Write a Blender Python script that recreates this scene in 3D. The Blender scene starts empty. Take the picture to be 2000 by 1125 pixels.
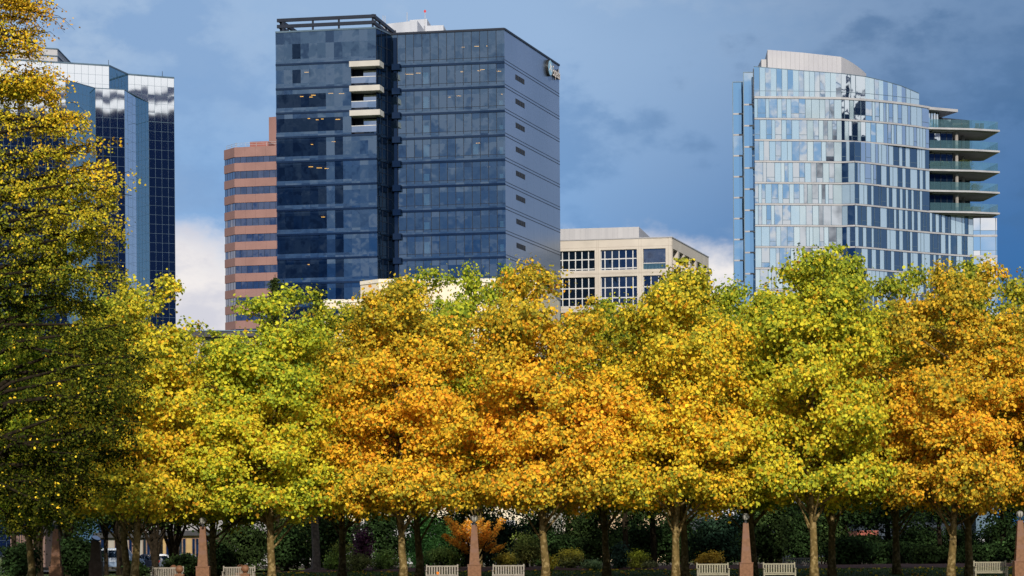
import bpy, math, random
import numpy as np
from mathutils import Vector, Matrix

SC = bpy.context.scene
COL = SC.collection
F = 5200.0            # focal length in pixels of a 2000 px wide frame
CX, CY = 1000.0, 1078.0
CAMH = 1.5
ROLL = -0.007
cr, sr = math.cos(ROLL), math.sin(ROLL)
R = random.Random(7)
RNG = np.random.default_rng(11)

def srgb(r, g, b):
    f = lambda c: ((c / 255 + 0.055) / 1.055) ** 2.4 if c > 10.3 else c / 255 / 12.92
    return (f(r), f(g), f(b), 1.0)

def W(px, py, D):
    qx, qy = (px - CX) / F, (CY - py) / F
    return Vector((D * (qx * cr - qy * sr), D, CAMH + D * (qx * sr + qy * cr)))
def kz(px, py):
    qx, qy = (px - CX) / F, (CY - py) / F
    return qx * sr + qy * cr
def D_at(px, py, H):
    return (H - CAMH) / kz(px, py)
def Zat(px, py, D):
    return W(px, py, D).z
def plan(px, py, D):
    w = W(px, py, D); return (w.x, w.y)

# ------------------------------------------------------------------ materials
MATS = {}
def newmat(name):
    m = bpy.data.materials.new(name); m.use_nodes = True
    nt = m.node_tree; nt.nodes.clear()
    out = nt.nodes.new('ShaderNodeOutputMaterial')
    MATS[name] = m
    return m, nt, out
def N(nt, typ, **kw):
    n = nt.nodes.new(typ)
    for k, v in kw.items(): setattr(n, k, v)
    return n
def L(nt, a, b): nt.links.new(a, b)
def principled(nt, color=(.5, .5, .5, 1), rough=.6, metal=0.0, spec=.4):
    p = N(nt, 'ShaderNodeBsdfPrincipled')
    p.inputs['Base Color'].default_value = color
    p.inputs['Roughness'].default_value = rough
    p.inputs['Metallic'].default_value = metal
    p.inputs['Specular IOR Level'].default_value = spec
    return p

def mat_noise(name, c1, c2, scale=3.0, rough=.7, metal=0.0, spec=.3, bump=0.0, detail=6, stretch=(1, 1, 1), c3=None, scale2=None):
    m, nt, out = newmat(name)
    tc = N(nt, 'ShaderNodeTexCoord'); mp = N(nt, 'ShaderNodeMapping'); mp.inputs['Scale'].default_value = stretch
    L(nt, tc.outputs['Object'], mp.inputs[0])
    nz = N(nt, 'ShaderNodeTexNoise'); nz.inputs['Scale'].default_value = scale; nz.inputs['Detail'].default_value = detail
    L(nt, mp.outputs[0], nz.inputs['Vector'])
    rp = N(nt, 'ShaderNodeValToRGB')
    rp.color_ramp.elements[0].position = .35; rp.color_ramp.elements[1].position = .68
    rp.color_ramp.elements[0].color = (*c1[:3], 1); rp.color_ramp.elements[1].color = (*c2[:3], 1)
    L(nt, nz.outputs['Fac'], rp.inputs[0])
    p = principled(nt, rough=rough, metal=metal, spec=spec)
    src = rp.outputs[0]
    if c3 is not None:
        n2 = N(nt, 'ShaderNodeTexNoise'); n2.inputs['Scale'].default_value = scale2; n2.inputs['Detail'].default_value = 3
        L(nt, tc.outputs['Object'], n2.inputs['Vector'])
        r2 = N(nt, 'ShaderNodeValToRGB'); r2.color_ramp.elements[0].position = .5; r2.color_ramp.elements[1].position = .6
        L(nt, n2.outputs['Fac'], r2.inputs[0])
        mx = N(nt, 'ShaderNodeMix', data_type='RGBA'); mx.inputs[7].default_value = (*c3[:3], 1)
        L(nt, r2.outputs[0], mx.inputs[0]); L(nt, src, mx.inputs[6]); src = mx.outputs[2]
    L(nt, src, p.inputs['Base Color'])
    if bump:
        b = N(nt, 'ShaderNodeBump'); b.inputs['Strength'].default_value = bump; b.inputs['Distance'].default_value = .05
        L(nt, nz.outputs['Fac'], b.inputs['Height']); L(nt, b.outputs[0], p.inputs['Normal'])
    L(nt, p.outputs[0], out.inputs[0])
    return m

def tilted_normal(nt, wave=0.004, wscale=.35):
    g = N(nt, 'ShaderNodeNewGeometry'); a = N(nt, 'ShaderNodeAttribute'); a.attribute_name = 'tilt'
    tc = N(nt, 'ShaderNodeTexCoord')
    nz = N(nt, 'ShaderNodeTexNoise'); nz.inputs['Scale'].default_value = wscale; nz.inputs['Detail'].default_value = 2
    L(nt, tc.outputs['Object'], nz.inputs['Vector'])
    sb = N(nt, 'ShaderNodeVectorMath', operation='SUBTRACT'); sb.inputs[1].default_value = (.5, .5, .5)
    L(nt, nz.outputs['Color'], sb.inputs[0])
    sc = N(nt, 'ShaderNodeVectorMath', operation='SCALE'); sc.inputs['Scale'].default_value = wave * 6
    L(nt, sb.outputs[0], sc.inputs[0])
    ad = N(nt, 'ShaderNodeVectorMath', operation='ADD'); L(nt, g.outputs['Normal'], ad.inputs[0]); L(nt, a.outputs['Vector'], ad.inputs[1])
    ad2 = N(nt, 'ShaderNodeVectorMath', operation='ADD'); L(nt, ad.outputs[0], ad2.inputs[0]); L(nt, sc.outputs[0], ad2.inputs[1])
    nm = N(nt, 'ShaderNodeVectorMath', operation='NORMALIZE'); L(nt, ad2.outputs[0], nm.inputs[0])
    return nm.outputs[0]

def mat_glass(name, refl, body, refl_fac=.6, transp=0.0, rough=.02, wave=.004, wscale=.35, tcol=(.5, .6, .7, 1)):
    """coated facade glass: mirror part, body colour, and a see-through part"""
    m, nt, out = newmat(name)
    nrm = tilted_normal(nt, wave, wscale)
    gl = N(nt, 'ShaderNodeBsdfGlossy'); gl.inputs['Color'].default_value = (*refl[:3], 1); gl.inputs['Roughness'].default_value = rough
    L(nt, nrm, gl.inputs['Normal'])
    df = N(nt, 'ShaderNodeBsdfDiffuse'); df.inputs['Color'].default_value = (*body[:3], 1)
    base = df.outputs[0]
    if transp > 0:
        tr = N(nt, 'ShaderNodeBsdfTransparent'); tr.inputs[0].default_value = tcol
        mx0 = N(nt, 'ShaderNodeMixShader'); mx0.inputs[0].default_value = transp
        L(nt, df.outputs[0], mx0.inputs[1]); L(nt, tr.outputs[0], mx0.inputs[2]); base = mx0.outputs[0]
    mx = N(nt, 'ShaderNodeMixShader'); mx.inputs[0].default_value = refl_fac
    L(nt, base, mx.inputs[1]); L(nt, gl.outputs[0], mx.inputs[2])
    L(nt, mx.outputs[0], out.inputs[0])
    return m

def mat_leaf(name, trans=.35, spec=.2):
    m, nt, out = newmat(name)
    a = N(nt, 'ShaderNodeAttribute'); a.attribute_name = 'tint'
    oi = N(nt, 'ShaderNodeObjectInfo')
    mu = N(nt, 'ShaderNodeMix', data_type='RGBA', blend_type='MULTIPLY'); mu.inputs[0].default_value = 1
    L(nt, a.outputs['Color'], mu.inputs[6]); L(nt, oi.outputs['Color'], mu.inputs[7])
    p = principled(nt, rough=.6, spec=spec); L(nt, mu.outputs[2], p.inputs['Base Color'])
    tr = N(nt, 'ShaderNodeBsdfTranslucent'); L(nt, mu.outputs[2], tr.inputs['Color'])
    mx = N(nt, 'ShaderNodeMixShader'); mx.inputs[0].default_value = trans
    L(nt, p.outputs[0], mx.inputs[1]); L(nt, tr.outputs[0], mx.inputs[2])
    L(nt, mx.outputs[0], out.inputs[0])
    return m

def mat_emit(name, col, s):
    m, nt, out = newmat(name)
    e = N(nt, 'ShaderNodeEmission'); e.inputs[0].default_value = col; e.inputs[1].default_value = s
    L(nt, e.outputs[0], out.inputs[0]); return m

def mat_brick(name, c1, c2, mort, scale=1.0, bw=.5, rh=.25, ms=.01, rough=.75, axis_map=None):
    m, nt, out = newmat(name)
    tc = N(nt, 'ShaderNodeTexCoord'); mp = N(nt, 'ShaderNodeMapping')
    if axis_map: mp.inputs['Rotation'].default_value = axis_map
    L(nt, tc.outputs['Object'], mp.inputs[0])
    b = N(nt, 'ShaderNodeTexBrick'); b.inputs['Scale'].default_value = scale
    b.inputs['Color1'].default_value = (*c1[:3], 1); b.inputs['Color2'].default_value = (*c2[:3], 1); b.inputs['Mortar'].default_value = (*mort[:3], 1)
    b.inputs['Brick Width'].default_value = bw; b.inputs['Row Height'].default_value = rh; b.inputs['Mortar Size'].default_value = ms
    L(nt, mp.outputs[0], b.inputs['Vector'])
    p = principled(nt, rough=rough); L(nt, b.outputs[0], p.inputs['Base Color']); L(nt, p.outputs[0], out.inputs[0])
    return m

M_LEAF = mat_leaf('leaf', .40, .12)
M_LEAFD = mat_leaf('leaf_dark', .25, .03)
M_BARK = mat_noise('plane_bark', (.060, .044, .016), (.155, .112, .043), scale=5, rough=.9, spec=.1, bump=.4, stretch=(1, 1, .45), c3=(.21, .16, .075), scale2=6)
M_BARKD = mat_noise('dark_bark', (.010, .008, .005), (.026, .020, .014), scale=6, rough=.95, spec=.05, bump=.4)
M_BARKG = mat_noise('grey_bark', (.05, .042, .038), (.12, .10, .09), scale=6, rough=.9, bump=.4)
M_STONE = mat_noise('red_granite', (.115, .055, .027), (.17, .084, .044), scale=9, rough=.6, spec=.25, c3=(.14, .072, .048), scale2=2.2)
M_STONED = mat_noise('weathered_stone', (.10, .06, .04), (.17, .11, .08), scale=5, rough=.6)
M_TEAK = mat_noise('weathered_teak', (.17, .16, .14), (.27, .25, .22), scale=6, rough=.8, stretch=(1, 1, 6))
M_TEAKR = mat_noise('brightened_teak', (.40, .37, .36), (.55, .51, .50), scale=6, rough=.8, stretch=(1, 1, 6))  # lighter copy of the teak, brightened in colour against the shade
M_TEAKY = mat_noise('mossy_teak', (.165, .16, .12), (.25, .24, .18), scale=6, rough=.8, stretch=(1, 1, 6))
M_LAMPG = mat_noise('frosted_glass', (.20, .20, .19), (.30, .30, .28), scale=4, rough=.3, spec=.5)
M_METALD = mat_noise('dark_metal', (.018, .02, .024), (.035, .038, .045), scale=3, rough=.45, metal=.3)
M_CONC = mat_noise('beige_concrete', (.40, .375, .35), (.49, .46, .43), scale=.35, rough=.85, c3=(.44, .41, .385), scale2=.12)
M_CREAM = mat_noise('cream_concrete', (.56, .50, .40), (.66, .60, .50), scale=.4, rough=.85)
M_GREYMETAL = mat_noise('grey_rooftop_metal', (.30, .31, .35), (.36, .37, .41), scale=.3, rough=.6, metal=.1, stretch=(3, 3, .1))
M_WHITEMETAL = mat_noise('white_rooftop_metal', (.34, .37, .44), (.42, .45, .52), scale=.3, rough=.6, stretch=(2, 2, .1))
M_PINK = mat_noise('pink_granite', (.185, .102, .098), (.225, .126, .12), scale=.25, rough=.6, spec=.4, c3=(.205, .118, .115), scale2=.08)
M_BOXW = mat_noise('white_balcony_panel', (.36, .355, .35), (.41, .405, .40), scale=.6, rough=.5)
M_PANEL = mat_noise('steel_blue_panel', (.19, .26, .37), (.24, .31, .43), scale=.06, rough=.30, metal=.75, spec=.5, stretch=(1, 1, .6))
M_SLABL = mat_noise('pale_slab_edge', (.25, .26, .30), (.32, .33, .37), scale=.6, rough=.5)
M_SOFFIT = mat_noise('grey_soffit', (.20, .19, .19), (.27, .26, .26), scale=.4, rough=.8)
M_FRAMED = mat_noise('navy_mullion', (.005, .010, .024), (.008, .015, .034), scale=.5, rough=.5, metal=.2)
M_FRAMEB = mat_noise('blue_grey_mullion', (.06, .10, .15), (.09, .14, .2), scale=.5, rough=.4, metal=.3)
M_FRAMEW = mat_noise('pale_mullion', (.42, .44, .48), (.52, .54, .58), scale=.8, rough=.5)
M_INT = mat_noise('office_interior', (.012, .018, .032), (.05, .065, .095), scale=.25, rough=.9, detail=3)
M_INTSLAB = mat_noise('office_slab', (.02, .03, .05), (.035, .05, .08), scale=.3, rough=.9)
M_LIGHT = mat_emit('office_light', srgb(255, 178, 70), 4.5)
M_LIGHTC = mat_emit('office_light_cool', srgb(200, 225, 255), 1.2)
M_BLIND = mat_noise('pale_teal_blind', (.55, .80, .84), (.65, .88, .90), scale=.4, rough=.8)

G_MIRROR = mat_glass('mirror_glass', (.93, .96, 1.0), (.012, .025, .06), .92, wave=.0007, wscale=.12)
G_TEALP = mat_glass('pale_mirror_glass', (.62, .72, .82), (.03, .08, .12), .85, wave=.001, wscale=.25)
G_TEALM = mat_glass('teal_mirror_glass', (.27, .43, .53), (.02, .06, .09), .75, wave=.002, wscale=.25)  # darker reflection of some facets put into the glass tint
G_DARK = mat_glass('dark_office_glass', (.53, .66, .73), (.006, .018, .042), .55, transp=.6, wave=.0045, wscale=.5, tcol=(.5, .65, .8, 1))
G_DARKREFL = mat_glass('dark_reflection_office_glass', (.16, .24, .34), (.004, .010, .024), .35, transp=.75, wave=.008, wscale=.5, tcol=(.5, .62, .75, 1))  # darker glass standing in for a dark building mirrored in the bay
G_DARKER = mat_glass('navy_side_glass', (.07, .11, .18), (.005, .012, .028), .6, wave=.002)
G_FRIT = mat_glass('fritted_office_glass', (.51, .64, .71), (.018, .032, .06), .5, wave=.004, wscale=.5)
G_SPAN = mat_glass('spandrel_glass', (.13, .19, .27), (.006, .012, .03), .5, wave=.002)
G_RES = mat_glass('clear_residence_glass', (.84, .91, .97), (.02, .045, .08), .76, transp=.35, wave=.004, wscale=.5, tcol=(.5, .65, .75, 1))
G_RESD = mat_glass('dim_reflection_residence_glass', (.22, .32, .43), (.008, .022, .045), .6, transp=.3, wave=.006, wscale=.5, tcol=(.5, .65, .75, 1))
G_PALE = mat_glass('pale_fritted_panel', (.80, .89, .96), (.28, .38, .46), .46, wave=.003, rough=.06)
G_FIN = mat_glass('wing_blue_glass', (.80, .90, 1.0), (.05, .12, .2), .72, wave=.003, wscale=.3)
G_RAIL = mat_glass('teal_rail_glass', (.66, .82, .88), (.12, .25, .31), .24, transp=.7, tcol=(.62, .84, .90, 1))
G_BAND = mat_glass('grey_ribbon_glass', (.48, .52, .64), (.02, .028, .05), .52, wave=.004, wscale=.5)
G_LOG = mat_glass('pale_loggia_glass', (.55, .60, .66), (.12, .13, .15), .55, transp=.5, wave=.01, wscale=.4)
G_WIN = mat_glass('navy_window_glass', (.16, .22, .34), (.006, .014, .03), .5, wave=.003)

# ------------------------------------------------------------------ mesh builder
class MB:
    def __init__(s): s.v = []; s.f = []; s.t = []; s.mi = []
    def face(s, pts, tilt=None, mi=0):
        i = len(s.v); s.v += [tuple(p) for p in pts]; s.f.append(tuple(range(i, i + len(pts)))); s.t.append(tilt or (0, 0, 0)); s.mi.append(mi)
    def box8(s, p):   # p: 4 bottom, 4 top, counter-clockwise from above
        i = len(s.v); s.v += [tuple(q) for q in p]
        for q in ((3, 2, 1, 0), (4, 5, 6, 7), (0, 1, 5, 4), (1, 2, 6, 5), (2, 3, 7, 6), (3, 0, 4, 7)):
            s.f.append(tuple(i + k for k in q)); s.t.append((0, 0, 0)); s.mi.append(0)
    def box(s, x0, y0, z0, x1, y1, z1):
        s.box8([(x0, y0, z0), (x1, y0, z0), (x1, y1, z0), (x0, y1, z0), (x0, y0, z1), (x1, y0, z1), (x1, y1, z1), (x0, y1, z1)])
    def prism(s, poly, z0, z1, top=True, bottom=True):   # poly ccw from above; z1 may be a list
        n = len(poly); i = len(s.v)
        z1s = z1 if isinstance(z1, (list, tuple)) else [z1] * n
        z0s = z0 if isinstance(z0, (list, tuple)) else [z0] * n
        s.v += [(p[0], p[1], z0s[k]) for k, p in enumerate(poly)] + [(p[0], p[1], z1s[k]) for k, p in enumerate(poly)]
        for k in range(n):
            s.f.append((i + k, i + (k + 1) % n, i + n + (k + 1) % n, i + n + k)); s.t.append((0, 0, 0)); s.mi.append(0)
        if bottom: s.f.append(tuple(i + k for k in reversed(range(n)))); s.t.append((0, 0, 0)); s.mi.append(0)
        if top: s.f.append(tuple(i + n + k for k in range(n))); s.t.append((0, 0, 0)); s.mi.append(0)
    def tube(s, pts, rads, seg=8, cap=True):
        pts = [Vector(p) for p in pts]; base = len(s.v); n = len(pts)
        up = None
        for k in range(n):
            d = (pts[min(k + 1, n - 1)] - pts[max(k - 1, 0)]).normalized()
            ref = Vector((1, 0, 0)) if abs(d.x) < .8 else Vector((0, 1, 0))
            a = d.cross(ref).normalized(); b = d.cross(a)
            for q in range(seg):
                th = 2 * math.pi * q / seg
                s.v.append(tuple(pts[k] + (a * math.cos(th) + b * math.sin(th)) * rads[k]))
        for k in range(n - 1):
            for q in range(seg):
                q2 = (q + 1) % seg
                s.f.append((base + k * seg + q, base + k * seg + q2, base + (k + 1) * seg + q2, base + (k + 1) * seg + q)); s.t.append((0, 0, 0)); s.mi.append(0)
        if cap:
            s.f.append(tuple(base + (n - 1) * seg + q for q in range(seg))); s.t.append((0, 0, 0)); s.mi.append(0)
            s.f.append(tuple(base + q for q in reversed(range(seg)))); s.t.append((0, 0, 0)); s.mi.append(0)
    def lathe(s, prof, c=(0, 0, 0), seg=20, axis=None):
        # prof: (radius, height)
        base = len(s.v); n = len(prof)
        for r, z in prof:
            for q in range(seg):
                th = 2 * math.pi * q / seg
                p = Vector((r * math.cos(th), r * math.sin(th), z))
                if axis is not None: p = axis @ p
                s.v.append((c[0] + p.x, c[1] + p.y, c[2] + p.z))
        for k in range(n - 1):
            for q in range(seg):
                q2 = (q + 1) % seg
                s.f.append((base + k * seg + q, base + k * seg + q2, base + (k + 1) * seg + q2, base + (k + 1) * seg + q)); s.t.append((0, 0, 0)); s.mi.append(0)
        s.f.append(tuple(base + (n - 1) * seg + q for q in range(seg))); s.t.append((0, 0, 0)); s.mi.append(0)
        s.f.append(tuple(base + q for q in reversed(range(seg)))); s.t.append((0, 0, 0)); s.mi.append(0)
    # facade helpers: wall from A to B (left to right as seen from outside)
    def wq(s, A, B, u0, u1, z0, z1, off=0, tilt=0.0):
        P = lambda u, z: wp(A, B, u, z, off)
        t = (R.gauss(0, tilt), R.gauss(0, tilt), R.gauss(0, tilt)) if tilt else None
        s.face([P(u0, z0), P(u1, z0), P(u1, z1), P(u0, z1)], t)
    def wb(s, A, B, u0, u1, z0, z1, o0, o1):
        P = lambda u, z, o: wp(A, B, u, z, o)
        s.box8([P(u0, z0, o1), P(u1, z0, o1), P(u1, z0, o0), P(u0, z0, o0), P(u0, z1, o1), P(u1, z1, o1), P(u1, z1, o0), P(u0, z1, o0)])
    def build(s, name, mat, parent=None, smooth=False):
        me = bpy.data.meshes.new(name)
        o = Vector((0, 0, 0))
        if parent is not None: o = wloc(parent)
        me.from_pydata([(a - o.x, b - o.y, c - o.z) for a, b, c in s.v], [], s.f)
        at = me.attributes.new('tilt', 'FLOAT_VECTOR', 'FACE')
        at.data.foreach_set('vector', np.array(s.t, dtype=np.float32).ravel())
        mats = mat if isinstance(mat, (list, tuple)) else [mat]
        for m in mats: me.materials.append(m)
        if len(mats) > 1: me.polygons.foreach_set('material_index', s.mi)
        if smooth: me.polygons.foreach_set('use_smooth', [True] * len(s.f))
        me.update()
        ob = bpy.data.objects.new(name, me); COL.objects.link(ob)
        if parent is not None: ob.parent = parent
        return ob

def wloc(o):
    v = Vector(o.location)
    while o.parent is not None:
        o = o.parent; v = v + Vector(o.location)
    return v
def wlen(A, B): return math.hypot(B[0] - A[0], B[1] - A[1])
def wp(A, B, u, z, off=0):   # u in metres
    l = wlen(A, B); dx, dy = (B[0] - A[0]) / l, (B[1] - A[1]) / l
    return (A[0] + dx * u + dy * off, A[1] + dy * u - dx * off, z)
def u_px(A, B, px, py):
    qx, qy = (px - CX) / F, (CY - py) / F
    sl = qx * cr - qy * sr        # X = sl*Y
    l = wlen(A, B); dx, dy = (B[0] - A[0]) / l, (B[1] - A[1]) / l
    return (sl * A[1] - A[0]) / (dx - sl * dy)

def thing(name, label, cat, loc=(0, 0, 0), group=None, rz=0):
    o = bpy.data.objects.new(name, None); COL.objects.link(o); o.empty_display_size = .5
    o.location = loc; o.rotation_euler = (0, 0, rz); o['label'] = label; o['category'] = cat
    if group: o['group'] = group
    return o
def tag(o, label, cat, group=None):
    o['label'] = label; o['category'] = cat
    if group: o['group'] = group
    return o
def struct(o): o['kind'] = 'structure'; return o
def kids(o): return [c for c in bpy.data.objects if c.parent == o]
def copy_tree(o, parent=None):
    c = o.copy(); COL.objects.link(c)
    if parent is not None: c.parent = parent
    for ch in kids(o): copy_tree(ch, c)
    return c

# ------------------------------------------------------------------ leaves (numpy)
def unit(a): return a / np.maximum(np.linalg.norm(a, axis=-1, keepdims=True), 1e-9)
LEAF_XY = np.array([(0, 0), (-.42, .30), (-.34, .72), (0, 1.0), (.34, .72), (.42, .30)], dtype=np.float32)
def leaf_object(name, C, Nn, S, T, mat, parent=None, fold=.28, narrow=1.0, tan=None):
    n = len(C)
    rnd = RNG.normal(size=(n, 3)) if tan is None else tan + RNG.normal(size=(n, 3)) * .35
    t = unit(np.cross(Nn, rnd)) if tan is None else unit(rnd - Nn * np.sum(rnd * Nn, axis=1, keepdims=True))
    b = np.cross(Nn, t)
    v = np.empty((n, 6, 3), dtype=np.float32)
    for k, (x, y) in enumerate(LEAF_XY):
        v[:, k] = C + S[:, None] * (x * narrow * b + (y - .5) * t + fold * abs(x) * Nn)
    idx = (np.arange(n) * 6)[:, None]
    fa = np.concatenate([idx + np.array([[0, 3, 2, 1]]), idx + np.array([[0, 5, 4, 3]])], axis=1).reshape(-1)
    me = bpy.data.meshes.new(name)
    me.vertices.add(n * 6); me.vertices.foreach_set('co', v.ravel())
    me.loops.add(n * 8); me.loops.foreach_set('vertex_index', fa.astype(np.int32))
    me.polygons.add(n * 2); me.polygons.foreach_set('loop_start', np.arange(n * 2, dtype=np.int32) * 4)
    me.update(calc_edges=True); me.validate()
    at = me.attributes.new('tint', 'FLOAT_COLOR', 'FACE')
    col = np.ones((n, 2, 4), dtype=np.float32); col[:, :, :3] = T[:, None, :]
    at.data.foreach_set('color', col.ravel())
    me.materials.append(mat)
    ob = bpy.data.objects.new(name, me); COL.objects.link(ob)
    if parent is not None: ob.parent = parent
    return ob

PAL = np.array([(.055, .095, .012), (.24, .28, .030), (.56, .51, .040), (.90, .66, .045), (.88, .47, .030), (.42, .18, .018)])
def pal(v):
    v = np.clip(v, 0, len(PAL) - 1.001); i = v.astype(int); f = (v - i)[:, None]
    return PAL[i] * (1 - f) + PAL[i + 1] * f

def plane_proto(seed, H=15.0, zb=3.3, Rc=4.0, leaves=76000, fork=False):
    """returns (crown mesh object, trunk mesh object) in local coordinates"""
    rg = np.random.default_rng(seed); rr = random.Random(seed)
    def env(t): 
        return Rc * (math.sqrt(max(0, 1 - ((t - .33) / .70) ** 2)) if t > .33 else math.sqrt(max(0, 1 - ((.33 - t) / .48) ** 2)))
    tr = MB()
    # trunk and leader
    pts = []; rads = []; x = y = 0.0; lean = (rr.uniform(-.03, .03), rr.uniform(-.03, .03))
    zt = H * .86; nz = 15
    for k in range(nz + 1):
        z = zt * k / nz
        pts.append((x, y, z)); rads.append(max(.03, .215 * (1 - .9 * (z / zt) ** .8)) + (.07 * math.exp(-z * 3.0)))
        x += lean[0] * zt / nz + rr.gauss(0, .05); y += lean[1] * zt / nz + rr.gauss(0, .05)
    tr.tube(pts, rads, 10)
    def at(z):
        q = min(max(z / zt * nz, 0), nz - .001); i = int(q); f = q - i
        return Vector(pts[i]) * (1 - f) + Vector(pts[i + 1]) * f
    lobes = []
    nl = 24
    for k in range(nl):
        t = (k + .5) / nl
        z0 = 2.5 + (zt - 3.2) * t ** 1.1
        ang = k * 2.399 + rr.uniform(-.4, .4)
        te = min(.99, max(.04, (z0 + rr.uniform(.6, 2.6) * (1 - .3 * t) - zb) / (H - zb)))
        rad = env(te) * rr.uniform(.62, 1.0)
        ze = zb + te * (H - zb) + rr.uniform(-.3, .3)
        p0 = at(z0); p3 = Vector((p0.x * .5 + rad * math.cos(ang), p0.y * .5 + rad * math.sin(ang), ze))
        p1 = p0.lerp(p3, .35) + Vector((0, 0, -.1 + .25 * rr.random())); p2 = p0.lerp(p3, .7) + Vector((rr.gauss(0, .15), rr.gauss(0, .15), .1))
        r0 = .085 * (1 - .55 * t)
        tr.tube([p0, p1, p2, p3], [r0, r0 * .8, r0 * .5, r0 * .22], 6)
        lobes.append((p3, rr.uniform(1.15, 1.75) * (1 - .25 * t), 1.0))
        if rr.random() < .7: lobes.append((p2.lerp(p1, .3) + Vector((rr.gauss(0, .5), rr.gauss(0, .5), rr.gauss(.3, .4))), rr.uniform(.9, 1.4), .6))
        for q in range(4):
            a2 = ang + rr.uniform(-1.0, 1.0); l2 = rr.uniform(.7, 1.5)
            s0 = p1.lerp(p3, rr.random()); s1 = s0 + Vector((math.cos(a2) * l2, math.sin(a2) * l2, rr.uniform(.1, 1.1)))
            tr.tube([s0, s0.lerp(s1, .5) + Vector((0, 0, .06)), s1], [r0 * .4, r0 * .26, .008], 5, cap=False)
    for k in range(22):   # inner foliage that hides the stem
        a = rr.uniform(0, 6.28); t = rr.random(); z = zb + .4 + t * (H - zb) * .75; r = env((z - zb) / (H - zb)) * rr.uniform(.25, .75)
        lobes.append((Vector((r * math.cos(a), r * math.sin(a), z)), rr.uniform(1.0, 1.5), .75))
    for k in range(12):   # low skirt
        a = k * 6.283 / 12 + rr.uniform(-.2, .2); r = Rc * rr.uniform(.45, .9)
        lobes.append((Vector((r * math.cos(a), r * math.sin(a), zb + rr.uniform(.25, 1.0))), rr.uniform(.8, 1.2), .9))
    for k in range(4):    # low forking limbs seen below the crown
        a = rr.uniform(0, 6.28); p0 = at(1.75 + .28 * k + rr.uniform(0, .2)); r = rr.uniform(1.3, 2.4)
        e = Vector((r * math.cos(a), r * math.sin(a), zb + rr.uniform(.1, 1.0)))
        tr.tube([p0, p0.lerp(e, .3) + Vector((0, 0, .02)), p0.lerp(e, .65) + Vector((0, 0, .05)), e], [.058, .05, .038, .015], 7, cap=False)
    # leading shoots on top
    top = at(zt)
    for k in range(6):
        a = rr.uniform(0, 6.28); l = rr.uniform(.5, 1.5)
        e = top + Vector((math.cos(a) * l, math.sin(a) * l, rr.uniform(.4, H - zt)))
        tr.tube([top + Vector((0, 0, -.6)), e], [.035, .01], 5, cap=False)
        lobes.append((e, rr.uniform(.6, 1.05), .6))
    Cs = []; Ns = []; hue = []; tot = sum(l[1] ** 2 * l[2] for l in lobes)
    for (c, r, wgt) in lobes:
        n = int(leaves * r * r * wgt / tot)
        ncl = max(6, int(r * r * 11))
        d = unit(rg.normal(size=(ncl, 3))); d[:, 2] *= .75
        cc = np.array(c) + d * (r * rg.uniform(.45, 1.05, size=(ncl, 1)))
        own = rg.normal(0, .22); cl_h = rg.normal(0, .28, size=ncl)
        pick = rg.integers(0, ncl, n)
        sp = rg.normal(size=(n, 3)) * np.array([.26, .26, .20]) * rg.uniform(.5, 1.45, size=(ncl, 1))[pick]
        P = cc[pick] + sp
        out = unit(P - np.array(c)) * .7 + unit(sp) * .4
        out2 = P.copy(); out2[:, 2] = 0; out = out + unit(out2) * .5
        out[:, 2] += .30; out[:, 1] -= .55      # leaves turn towards the southern sun
        Ns.append(unit(unit(out) + rg.normal(size=(n, 3)) * .55)); Cs.append(P); hue.append(own + cl_h[pick])
    C = np.concatenate(Cs); Nn = np.concatenate(Ns); hu = np.concatenate(hue)
    ang_ = np.arctan2(C[:, 1], C[:, 0]); keep = C[:, 2] > zb - .75 + .55 * np.sin(ang_ * 3 + seed) * np.sin(ang_ * 5 + 1.3 * seed) + .3 * np.sin(C[:, 0] * 4.1) * np.sin(C[:, 1] * 3.3) + .45 * rg.normal(0, .6, len(C)); C, Nn, hu = C[keep], Nn[keep], hu[keep]
    t = (C[:, 2] - zb) / (H - zb)
    # autumn: green-yellow tips on top, gold in the middle, rusty low and inside
    rad = np.hypot(C[:, 0], C[:, 1]) / Rc
    base = 2.22 - .90 * np.clip((t - .60) / .40, 0, 1) + .65 * np.exp(-((t - .33) / .20) ** 2) - .35 * np.exp(-((t - .02) / .10) ** 2)
    v = base + hu + rg.normal(0, .72, len(C)) + .45 * (1 - np.clip(rad, 0, 1))
    sp_ = rg.random(len(C)); v = np.where(sp_ < .10 * (1.2 - t), rg.uniform(3.4, 5.0, len(C)), np.where(sp_ > .88, rg.uniform(.6, 1.9, len(C)), v))
    T = np.minimum(pal(v) * rg.uniform(.74, 1.22, size=(len(C), 1)), .94)
    S = .085 + .15 * rg.beta(1.6, 2.2, len(C))
    cr_ = leaf_object('crown', C, Nn, S, T, M_LEAF)
    tk = tr.build('trunk', M_BARK)
    tk.data.polygons.foreach_set('use_smooth', [True] * len(tk.data.polygons))
    return cr_, tk

# ------------------------------------------------------------------ camera, world, sun
cam = bpy.data.cameras.new('camera'); camo = bpy.data.objects.new('camera', cam); COL.objects.link(camo)
cam.sensor_width = 36; cam.lens = 36 * F / 2000; cam.shift_y = (CY - 562.5) / 2000
cam.clip_start = .5; cam.clip_end = 8000
camo.location = (0, 0, CAMH); camo.rotation_euler = (math.pi / 2, -ROLL, 0)
SC.camera = camo
SC.view_settings.view_transform = 'Standard'; SC.view_settings.look = 'None'; SC.view_settings.exposure = 0
SC.cycles.max_bounces = 8; SC.cycles.transparent_max_bounces = 10; SC.cycles.use_denoising = True
SUN_EL, SUN_AZ = math.radians(27), math.radians(175)   # azimuth clockwise from +Y
sd = bpy.data.lights.new('sun', 'SUN'); sd.energy = 5.0; sd.angle = math.radians(.53); sd.color = (1, .89, .73)
so = bpy.data.objects.new('sun', sd); COL.objects.link(so)
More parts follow.
